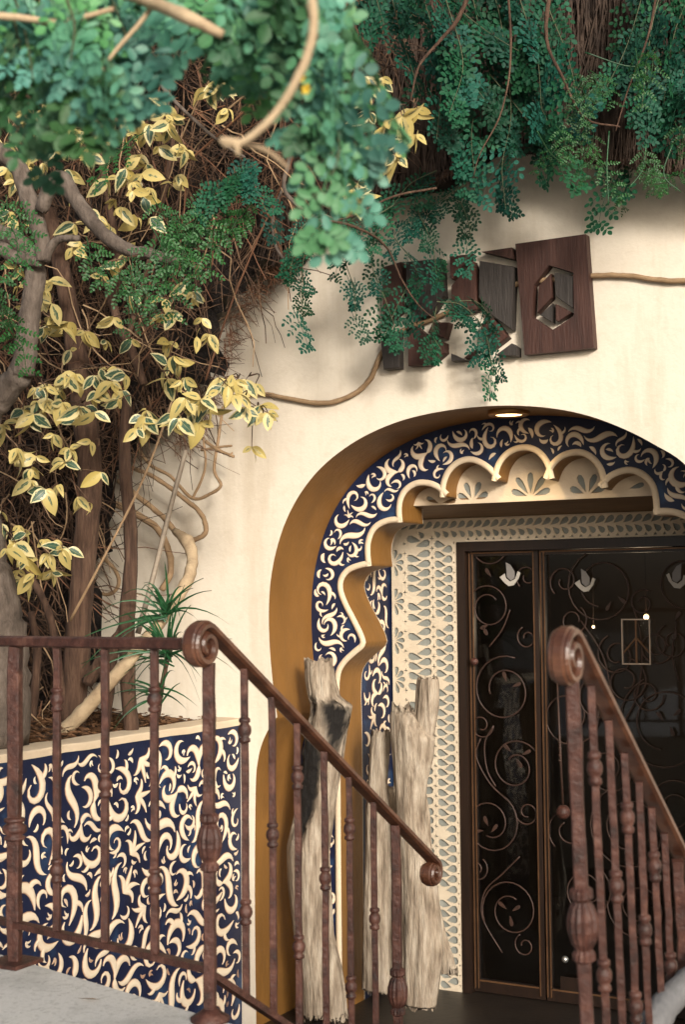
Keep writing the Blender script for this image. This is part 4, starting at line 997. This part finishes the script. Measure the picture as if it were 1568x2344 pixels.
# pale crooked stem leaning right, with loops against the wall
ls = thing('leaning_vine', 'thick pale crooked vine leaning right from soil and looping on the wall', 'vine', onY(165, 1655, 5.0))
wood(ls, 'trunk', [(95,1730,5.0),(165,1655,5.0),(215,1600,5.02),(270,1540,5.05),(330,1470,5.1),(390,1390,5.2),(428,1330,5.3),(440,1280,5.4),(428,1240,5.45),(400,1215,5.5)], [.038,.035,.032,.03,.027,.026,.029,.026,.032,.017], 'bark_pale', 10)
for pts, r in [([(430,1240),(465,1225),(470,1200),(455,1170),(420,1140),(380,1110),(340,1085),(300,1070)], .013), ([(400,1215),(370,1180),(320,1140),(270,1100)], .015), ([(300,1000),(340,1060),(390,1090),(440,1140),(480,1130),(505,1110),(490,1075),(500,1000),(510,930)], .009), ([(440,1140),(460,1100),(470,1060),(465,1000)], .007),
               ([(230,1140),(300,1170),(360,1210),(385,1260),(390,1310),(370,1350)], .018), ([(180,1150),(200,1240),(260,1300),(270,1340),(240,1360),(170,1330)], .011), ([(470,1010),(500,1030),(535,1045)], .009), ([(460,1030),(510,1022),(530,1020)], .007), ([(525,1045),(532,1035)], .006)]:
    wood(ls, 'loop', pts, [r, r*.85], 'vine_tan', 7, 5.62)
o = stem('garden_cane', 'pale grey straight cane leaning against the wall among stems', 'cane', [(315,1450,5.2),(350,1320,5.25),(385,1180,5.3),(425,1030,5.35)], [.013,.0125,.012,.011], 'cane', 8, jit=.03)
for lab, pts, r, m_ in [('thin brown stick slanting across the brown shrub trunk', [(160,1420,4.95),(240,1270,4.95),(330,1090,4.95),(400,900,5.0)], .0065, 'vine_tan'),
                        ('long thin orange stem rising along the edge of the thicket', [(470,870,5.1),(520,720,5.1),(580,570,5.1),(640,430,5.1),(665,330,5.1)], .005, 'twig_red'),
                        ('grey thin stem hanging at the edge of thatch', [(690,480,5.0),(650,430,5.0),(665,350,5.0),(660,300,5.0)], .010, 'bark_grey'),
                        ('grey looping stem beside the wall under the thatch', [(655,600,5.2),(630,560,5.2),(625,490,5.2),(650,420,5.2),(670,330,5.2)], .007, 'bark_grey')]:
    stem('bare_vine', lab, 'stem', pts, [r, r*.8], m_, 6)
stem('bare_vine', 'brown twiggy stem crossing the dark thicket from upper right', 'stem', [(430,370,4.9),(520,290,4.9),(580,230,4.9),(615,160,4.9)], [.005,.004], 'twig_red', 6)
stem('bare_vine', 'long grey stem slanting down through the thicket behind the shrub', 'stem', [(310,110,4.9),(380,210,4.9),(450,280,4.9),(510,330,4.9),(560,360,4.9)], [.010,.008,.006], 'bark_grey', 6)
# ------------------------------------------------------------------ leaves
def leaf_mesh(name, L, W, fold, bend, mname, nseg=6, seed=0):
    r = random.Random(seed); vs = []; uvs = []
    for i in range(nseg+1):
        t = i/nseg; wd = W*.5*math.sin(math.pi*min(1, t**.8*1.0))**.8 if 0 < t < 1 else 0.0004
        z = -bend*L*t*t; y = L*t
        for a in (-1, -.5, 0, .5, 1):
            vs.append((a*wd, y, z+fold*abs(a)*wd+r.uniform(-1,1)*.0008)); uvs.append((.5+.5*a, t))
    fs = [(i*5+k, i*5+k+1, (i+1)*5+k+1, (i+1)*5+k) for i in range(nseg) for k in range(4)]
    me = MB().add(vs, fs).mesh(name, mname, True)
    ul = me.uv_layers.new(name='leaf')
    for lp_ in me.loops: ul.data[lp_.index].uv = uvs[lp_.vertex_index]
    return me
VL = [leaf_mesh('leaf', .092, .050, .25, .15, 'leaf_variegated', seed=1), leaf_mesh('leaf', .082, .050, .12, .35, 'leaf_variegated', seed=2), leaf_mesh('leaf', .10, .048, .45, .2, 'leaf_variegated', seed=3), leaf_mesh('leaf', .072, .042, .2, -.1, 'leaf_variegated', seed=4), leaf_mesh('leaf', .088, .042, .5, .65, 'leaf_variegated', seed=5), leaf_mesh('leaf', .095, .056, .05, .5, 'leaf_variegated', seed=6)]
TOCAM = lambda p: (EYEP-p).normalized()
rv = random.Random(77)
def orient(p, d, nrm):
    d = d.normalized(); nrm = (nrm-d*nrm.dot(d)).normalized(); return frame(p, d.cross(nrm), d, nrm)
leaf_list = []
clusters = [ # x, y, Y, spread x, spread y, whorls
 (345,280,4.7,55,40,6),(300,330,4.7,40,50,4),(310,470,4.6,25,35,4),(290,390,4.7,10,15,1),(215,470,4.8,40,60,5),(170,340,4.8,30,40,3),(230,300,4.8,40,30,3),(90,420,4.8,50,60,5),(60,520,4.8,50,30,3),(330,510,4.6,20,10,1),
 (120,330,4.8,90,50,9),(60,280,4.8,60,40,5),(250,480,4.8,50,40,4),(30,1300,4.4,30,40,4),(150,950,4.6,60,40,4),(60,700,4.9,50,80,5),(350,420,4.8,60,60,6),(200,560,4.9,60,60,4),(280,600,4.9,60,60,3),(330,760,4.8,60,50,4),(90,800,4.8,70,60,5),(30,380,4.8,40,60,5),(400,330,4.8,30,60,4),(480,200,4.8,50,40,4),(150,1120,4.7,60,60,4),(840,250,4.2,15,40,3),(880,330,4.2,35,30,4),(910,370,4.2,30,30,4),(930,270,4.2,25,20,3),(815,450,4.2,18,25,4),(950,260,4.5,30,25,2),(860,200,4.5,30,20,2),
 (410,800,4.6,25,40,4),(445,770,4.6,30,25,3),(370,880,4.6,30,12,2),(310,950,4.6,35,22,4),(340,985,4.6,25,20,3),(440,930,4.5,40,30,5),(465,960,4.5,30,25,3),(400,950,4.5,25,25,3),(505,900,4.6,30,20,4),(545,895,4.7,30,15,3),(570,890,4.7,20,10,2),(590,965,4.7,18,28,5),(560,940,4.7,20,15,2),
 (200,870,4.7,50,22,5),(150,900,4.7,40,30,5),(100,900,4.7,30,25,3),(60,950,4.7,30,25,3),(190,950,4.7,40,25,4),(240,900,4.6,30,25,4),(225,1050,4.6,15,18,1),(60,1050,4.6,30,25,3),(85,1090,4.6,15,30,2),(140,1010,4.7,20,20,2),(110,1160,4.6,18,20,2),(15,1170,4.5,20,25,2),
 (20,1250,4.4,22,30,4),(40,1280,4.4,20,25,3),(100,1260,4.5,40,25,4),(120,1320,4.5,30,15,2),(160,1265,4.5,15,12,1),(30,1030,4.5,20,30,2),(40,625,4.4,12,10,1),(135,715,4.6,8,15,1),(115,705,4.7,5,10,1),(260,650,4.8,15,30,1),(425,660,4.9,10,8,1),(235,790,4.9,15,15,1),(160,800,4.9,60,30,2),(450,690,4.9,30,30,2),(360,720,4.9,40,50,2)]
for (x, y, Yc, sx, sy, k) in clusters:
    c0 = onY(x, y-30, Yc+.12)
    for _ in range(k):
        p = onY(x+rv.gauss(0,sx*.78), y+rv.gauss(0,sy*.78)-14, Yc+rv.gauss(0,.08))
        mid = (c0+p)/2+Vector((rv.gauss(0,.02), 0, .02)); MB().tube(catmull([c0, mid, p], 3), [.0035,.002], 4).build('twiglet', 'twig', sh_, True)
        m0 = rv.uniform(0, 6.28); nn = rv.choice((2,3,3,4,4))
        for q in range(nn):
            a = m0+q*2*math.pi/nn+rv.gauss(0,.5); tc = TOCAM(p); rt_ = Vector((0,0,1)).cross(tc).normalized(); up_ = tc.cross(rt_)
            d = rt_*math.cos(a)*.8+up_*(math.sin(a)*.65-.7+rv.gauss(0,.25))+tc*rv.uniform(-.3,.55)
            nrm = tc*.9+Vector((rv.gauss(0,.55), rv.gauss(0,.5), .35+rv.gauss(0,.55)))
            s = rv.choice((.5,.6,.7,.8,.9,1.05))*rv.uniform(.88,1.1)
            leaf_list.append((s*FPX/(p-EYEP).length*abs(nrm.normalized().dot(tc)), rv.choice(VL), orient(p, d, nrm) @ Matrix.Scale(s, 4)))
leaf_list.sort(key=lambda q: -q[0]); rest = MB(); ruv = []
for i, (_, me, mw) in enumerate(leaf_list):
    if i < 298: put('leaf', me, sh_, mw)
    else:
        o_ = len(rest.v); rest.add([tuple(mw @ v.co) for v in me.vertices], [tuple(p.vertices) for p in me.polygons])
        u_ = {lp_.vertex_index: tuple(me.uv_layers['leaf'].data[lp_.index].uv) for lp_ in me.loops}; ruv += [u_[k] for k in range(len(me.vertices))]
if rest.v:
    o = rest.build('foliage', 'leaf_variegated', sh_, True, kind='stuff'); ul = o.data.uv_layers.new(name='leaf')
    for lp_ in o.data.loops: ul.data[lp_.index].uv = ruv[lp_.vertex_index]
print('variegated', len(leaf_list))
# feathery compound leaves
def oval(mb, p, d, nrm, L, W):
    d = d.normalized(); nrm = (nrm-d*nrm.dot(d)).normalized(); s = d.cross(nrm)
    vs = [p]; 
    for (t, a) in ((.22,.72),(.55,1.0),(.85,.66)): vs.append(p+d*(t*L)+s*(a*W*.5)+nrm*(.10*W))
    vs.append(p+d*L)
    for (t, a) in ((.85,.66),(.55,1.0),(.22,.72)): vs.append(p+d*(t*L)-s*(a*W*.5)+nrm*(.10*W))
    vs.append(p+d*(.5*L)-nrm*.02*L)
    o = 8
    mb.add(vs, [(0,1,8),(1,2,8),(2,3,8),(3,4,8),(4,5,8),(5,6,8),(6,7,8),(7,0,8)])
def frond_mesh(name, m_, seed, L=.34, pairs=5, lp=6, leaf=.024, simple=False):
    r = random.Random(seed); mb = MB(); ra = []
    def rach(t): return Vector((.02*math.sin(t*3+seed), L*t, -.28*L*t*t))
    for i in range(9): ra.append(rach(i/8))
    mb.tube(ra, [.0022,.001], 3, cap=False)
    for k in range(pairs):
        t = .16+.74*k/(pairs-1 if pairs > 1 else 1); b0_ = rach(t)
        for sd in (-1, 1):
            PL = L*(.42-.22*t)*r.uniform(.85,1.1); dr = Vector((sd*.86, .5+.2*t, -.12+r.gauss(0,.12))).normalized(); pts = []
            for i in range(5): q = i/4; pts.append(b0_+dr*(PL*q)+Vector((0,0,-.22*PL*q*q)))
            mb.tube(pts, [.0012,.0006], 3, cap=False)
            m = max(3, int(round(lp*(1-.35*t))))
            for j in range(m):
                q = .2+.8*j/(m-.5); pb = b0_+dr*(PL*min(q,1))+Vector((0,0,-.22*PL*q*q)); perp = Vector((-dr.y, dr.x, 0)).normalized()
                for s2 in (-1, 1):
                    dd = perp*s2*.9+dr*.45+Vector((0,0,r.gauss(-.1,.18))); nn = Vector((r.gauss(0,.22), r.gauss(0,.22), 1))
                    oval(mb, pb, dd, nn, leaf*r.uniform(.8,1.15), leaf*.66*r.uniform(.85,1.1))
            oval(mb, pts[-1], dr, Vector((0,0,1)), leaf, leaf*.7)
    oval(mb, ra[-1], Vector((0,1,-.4)), Vector((0,0,1)), leaf, leaf*.7)
    me = mb.mesh(name, m_, True); me['length'] = L; return me
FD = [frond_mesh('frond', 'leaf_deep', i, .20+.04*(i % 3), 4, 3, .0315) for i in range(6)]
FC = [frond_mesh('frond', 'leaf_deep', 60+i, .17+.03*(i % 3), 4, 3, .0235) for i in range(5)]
FN = [frond_mesh('frond', 'leaf_flash_lit', 20+i, .12+.025*(i % 3), 3, 3, (.0225,.033,.027,.030,.024)[i]) for i in range(5)]
FS = [frond_mesh('frond', 'leaf_small', 40+i, .16+.02*(i % 3), 4, 5, .012) for i in range(4)]
rf = random.Random(55)
def spray(par, meshes, x, y, dist, sx, sy, k, down=1.0, size=1.0, dd=.12, lean=0.0, face=.8, dens=1.0):
    k = max(1, int(round(k*dens))); done = 0
    while done < k:
        p = at(x+rf.uniform(-1,1)*sx, y+rf.uniform(-1,1)*sy, dist+rf.gauss(0,dd)); tc = TOCAM(p); rt_ = Vector((0,0,1)).cross(tc).normalized()
        d0 = rt_*rf.gauss(lean,.45)+Vector((0,0,-down+rf.gauss(0,.25)))+tc*rf.gauss(.15,.2)
        for q in range(min(k-done, rf.choice((2,3,3)))):
            d = d0+Vector((rf.gauss(0,.22), rf.gauss(0,.22), rf.gauss(0,.15)))
            nrm = tc*face+Vector((0,0,.7))+Vector((rf.gauss(0,.3), rf.gauss(0,.3), rf.gauss(0,.3)))
            me = rf.choice(meshes); s_ = size*rf.uniform(.75,1.15); L = me['length']
            pp = p+d0.normalized()*(L*s_*(.34*q-.75))+rt_*rf.gauss(0,L*.12)
            put('frond', me, par, orient(pp, d, nrm) @ Matrix.Scale(s_, 4)); done += 1
def plume(par, meshes, pts, dist, n, width=18, size=1.0, dd=.06, face=.7, dens=1.0):
    n = max(2, int(round(n*dens)))
    """fronds strung along a drooping twig"""
    P = catmull([Vector((x, y, 0)) for x, y in pts], 8); D = [dist+rf.gauss(0,dd) for _ in range(2)]; N = len(P)
    W = [at(p.x, p.y, D[0]+(D[1]-D[0])*i/(N-1)) for i, p in enumerate(P)]
    MB().tube(W, [.0028,.0012], 4, cap=False).build('twiglet', 'twig_green', par, True)
    for q in range(n):
        f = (q+rf.random())/n*(N-1); i = min(N-2, int(f)); p = W[i].lerp(W[i+1], f-i); t = (W[i+1]-W[i]).normalized(); tc = TOCAM(p); rt_ = Vector((0,0,1)).cross(tc).normalized()
        sd = rf.choice((-1, 1)); d = t*.8+rt_*(sd*rf.uniform(.15,.8))+Vector((0,0,-.55))+tc*rf.gauss(.1,.2)
        nrm = tc*face+Vector((0,0,.6))+Vector((rf.gauss(0,.35), rf.gauss(0,.35), rf.gauss(0,.35)))
        me = rf.choice(meshes); s_ = size*rf.uniform(.7,1.15); p = p+rt_*(rf.uniform(-1,1)*width*dist/FPX)-d.normalized()*me['length']*s_*.25
        put('frond', me, par, orient(p, d, nrm) @ Matrix.Scale(s_, 4))
def limb(par, pts, rad, m_='bark_pale', name='branch'):
    return MB().tube(catmull([at(x, y, d_) for x, y, d_ in pts], 6), rad, 8, jit=.05).build(name, m_, par, True)
# tree over the door, right
tA = thing('feathery_tree', 'deep green feathery leaved tree hanging over the wall and roof at right', 'tree', at(1150, -200, 4.6))
limb(tA, [(1150,-220,5.35),(1060,20,5.35),(1010,90,5.35),(960,150,5.35),(940,230,5.35)], [0.0110,0.0088,0.0066,0.0050,0.0033], 'bark_brown'); limb(tA, [(1300,-200,5.35),(1250,60,5.35),(1290,180,5.35),(1340,270,5.35),(1420,290,5.35)], [0.0110,0.0077,0.0055,0.0044,0.0033], 'bark_brown'); limb(tA, [(1150,-150,5.35),(1170,100,5.35),(1150,250,5.35),(1100,350,5.35),(1085,400,5.35)], [0.0066,0.0044,0.0033,0.0022,0.0017], 'bark_brown')
limb(tA, [(1520,-150,5.35),(1490,60,5.35),(1440,200,5.35),(1410,300,5.35)], [0.0066,0.0044,0.0033,0.0022], 'bark_brown')
for a in [([(880,-60),(900,40),(930,150),(960,240)],5.3,13), ([(930,-60),(980,60),(1010,200),(1000,350)],5.3,17), ([(990,-60),(1030,60),(1060,180),(1030,290)],5.2,15), ([(1050,-60),(1090,60),(1100,200),(1080,330),(1085,420)],5.3,19),
          ([(1100,-60),(1140,50),(1160,180),(1170,300),(1150,410),(1158,510)],5.35,24), ([(1160,-60),(1200,60),(1230,160),(1240,280)],5.2,16), ([(1220,-60),(1260,60),(1300,160),(1325,270)],5.25,17), ([(1190,160),(1225,250),(1262,330),(1292,440)],5.4,15),
          ([(1120,200),(1170,260),(1210,310)],5.4,8), ([(850,-60),(860,20),(880,90)],5.3,6), ([(1010,20),(1110,100),(1190,150)],5.2,9), ([(940,60),(1020,140),(1110,260)],5.25,11),
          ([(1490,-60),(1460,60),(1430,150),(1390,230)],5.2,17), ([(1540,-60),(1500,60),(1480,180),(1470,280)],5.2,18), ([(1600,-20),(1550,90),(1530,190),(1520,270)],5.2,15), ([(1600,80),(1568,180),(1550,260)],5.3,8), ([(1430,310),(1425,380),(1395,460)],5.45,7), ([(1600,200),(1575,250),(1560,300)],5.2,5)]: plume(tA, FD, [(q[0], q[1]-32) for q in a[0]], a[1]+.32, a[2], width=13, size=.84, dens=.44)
tC = thing('feathery_tree', 'green feathery branch hanging in front of the dark wood block sign', 'tree', at(860, 430, 4.9))
limb(tC, [(700,500,5.65),(800,515,5.75),(880,560,5.95),(920,640,6.05),(960,700,6.05),(1010,740,6.05)], [.007,.006,.005,.004,.003,.002], 'bark_brown'); limb(tC, [(1000,430,5.75),(900,450,5.75),(790,500,5.75),(740,490,5.75)], [.005,.005,.004,.003], 'bark_brown')
for a in [([(790,500),(740,510),(700,570),(690,660),(695,750)],5.3,11), ([(720,490),(680,540),(665,630)],5.25,6), ([(800,510),(790,590),(810,660),(815,730)],5.35,9), ([(860,530),(850,600),(880,680),(905,750)],5.4,9), ([(900,470),(850,500),(800,520)],5.2,7),
          ([(1070,420),(1020,450),(960,490),(920,520)],5.35,11), ([(1040,430),(1070,500),(1080,560)],5.35,6), ([(950,470),(990,560),(1000,640)],5.4,8), ([(900,540),(950,610),(960,680)],5.4,6), ([(1000,690),(1060,700),(1110,760),(1130,860)],5.45,12), ([(1000,700),(990,760),(1010,800)],5.45,5), ([(1040,690),(1090,690),(1120,720)],5.45,5), ([(930,660),(900,720),(880,770)],5.45,4), ([(1000,390),(940,420),(900,470)],5.2,7)]: plume(tC, FC, a[0], a[1]+.72, a[2], width=9, size=.82, dd=.03, dens=.55)
# near tree, upper left, out of focus
tB = thing('feathery_tree', 'feathery tree with flash-brightened leaf colour closest to the camera across the upper left', 'tree', at(400, -200, 2.3))
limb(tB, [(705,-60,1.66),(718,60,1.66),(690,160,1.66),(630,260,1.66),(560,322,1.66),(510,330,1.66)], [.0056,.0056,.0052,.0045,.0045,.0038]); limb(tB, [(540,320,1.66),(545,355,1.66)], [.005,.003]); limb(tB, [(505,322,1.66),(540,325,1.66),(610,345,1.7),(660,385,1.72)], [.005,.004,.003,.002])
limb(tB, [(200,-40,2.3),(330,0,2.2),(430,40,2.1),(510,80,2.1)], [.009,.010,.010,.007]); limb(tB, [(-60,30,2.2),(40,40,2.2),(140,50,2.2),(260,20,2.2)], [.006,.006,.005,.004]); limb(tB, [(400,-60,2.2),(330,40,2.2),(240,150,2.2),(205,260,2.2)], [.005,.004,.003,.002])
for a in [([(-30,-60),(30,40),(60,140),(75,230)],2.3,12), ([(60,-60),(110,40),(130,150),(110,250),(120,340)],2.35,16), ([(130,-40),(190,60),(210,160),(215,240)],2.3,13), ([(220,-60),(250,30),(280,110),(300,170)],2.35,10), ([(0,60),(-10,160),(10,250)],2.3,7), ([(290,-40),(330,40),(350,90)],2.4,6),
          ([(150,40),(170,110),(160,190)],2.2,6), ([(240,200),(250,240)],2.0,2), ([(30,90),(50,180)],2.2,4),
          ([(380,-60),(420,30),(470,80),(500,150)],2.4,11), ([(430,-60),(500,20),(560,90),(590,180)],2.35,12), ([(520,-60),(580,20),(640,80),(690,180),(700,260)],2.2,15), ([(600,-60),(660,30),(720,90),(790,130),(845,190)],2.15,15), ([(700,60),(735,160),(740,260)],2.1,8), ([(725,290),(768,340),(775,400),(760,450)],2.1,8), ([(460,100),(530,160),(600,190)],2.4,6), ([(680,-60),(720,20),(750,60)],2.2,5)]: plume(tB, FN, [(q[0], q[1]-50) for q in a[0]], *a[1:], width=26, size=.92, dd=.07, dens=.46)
# smaller green growth inside the thicket
tD = thing('creeper', 'dark green small leaved creeper growing through the twig thicket', 'creeper', at(480, 500, 5.2))
limb(tD, [(600,370,5.3),(540,400,5.3),(480,470,5.3),(420,520,5.3)], [.004,.003], 'twig'); limb(tD, [(330,580,5.2),(290,590,5.2),(240,600,5.2)], [.004,.003], 'twig')
for a in [(545,400,5.3,50,30,8),(570,440,5.3,35,30,5),(520,430,5.3,40,25,5)]: spray(tD, FD, *a, size=.55, dd=.05, dens=.6)
for a in [(440,490,5.3,60,40,12),(400,540,5.3,60,40,8),(500,540,5.3,40,40,6),(280,600,5.0,50,15,9),(330,610,5.1,30,25,4),(370,660,5.2,40,20,5),(420,640,5.2,25,20,3),(20,520,4.9,30,40,6),(10,640,5.2,20,60,5),(20,760,5.2,20,60,4),(255,300,4.9,30,40,4)]: spray(tD, FS, *a, dd=.05, size=1.1, dens=.6)
tE = thing('hanging_creeper', 'thin bright green creeper sprigs dangling from the thatch at upper right', 'creeper', at(1500, 380, 5.6))
for pts in ([(1395,300,5.4),(1390,380,5.4),(1394,470,5.4)], [(1540,330,5.4),(1520,400,5.4),(1560,440,5.4)], [(1480,330,5.4),(1470,390,5.4),(1440,430,5.4)], [(1230,300,5.3),(1260,350,5.4),(1300,380,5.5)], [(1340,120,5.3),(1430,150,5.3),(1480,150,5.3)], [(1360,200,5.3),(1330,240,5.3),(1340,280,5.3)]): limb(tE, pts, [.003,.002], 'blade', 'tendril')
for a in [(1393,430,5.4,8,40,3),(1540,430,5.4,30,40,6),(1480,400,5.4,40,25,5),(1290,370,5.5,40,15,5),(1350,230,5.3,40,40,9),(1440,160,5.3,60,15,5),(1330,300,5.4,30,40,5),(1545,330,5.4,25,30,4),(1380,340,5.4,30,20,3)]: spray(tE, FS, *a, dd=.04, size=.8, dens=.55)
# spiky plant
sp_t = thing('spiky_plant', 'spiky dark green grass-leaved plant growing behind the handrail scroll', 'plant', onY(375, 1640, 5.1))
wood(sp_t, 'stem', [(360,1640),(372,1560),(385,1500)], [.012,.011,.010], 'bark_brown', 8, 5.15)
rb = random.Random(5)
def blade_at(p, d, L, wd, droop):
    vs = []; d = Vector(d).normalized(); s = d.cross(TOCAM(p)).normalized()
    for i in range(7):
        t = i/6; q = p+d*(L*t)+Vector((0,0,-droop*L*t*t)); ww = wd*(1-t**2)*.5*(.6+.4*min(1, t*4)); vs += [q-s*ww, q+Vector((0,.003,-.002)), q+s*ww]
    MB().add(vs, [(i*3+k, i*3+k+1, (i+1)*3+k+1, (i+1)*3+k) for i in range(6) for k in range(2)]).build('blade', 'blade', sp_t, True)
for (cx_, cy_, k, L) in ((378,1410,28,.33),(388,1500,38,.34),(360,1590,18,.26)):
    for _ in range(k):
        a = rb.uniform(0, 2*math.pi); p = onY(cx_+rb.gauss(0,6), cy_+rb.gauss(0,10), 5.12); el = rb.uniform(-.1,1.3)
        blade_at(p, (math.cos(a)*math.cos(el), -abs(math.sin(a))*math.cos(el)*.7, math.sin(el)), L*rb.uniform(.6,1.2), .011, rb.uniform(.2,.75))
# yellow flowers among the near leaves
for x, y in ((690,178),(702,205)):
    p = at(x, y, 1.85); fl = MB()
    for k in range(5): oval(fl, p, Vector((math.cos(k*1.26), -.3, math.sin(k*1.26))), TOCAM(p), .008, .006)
    fl.build('flower', 'yellow_leaf', tB, True)
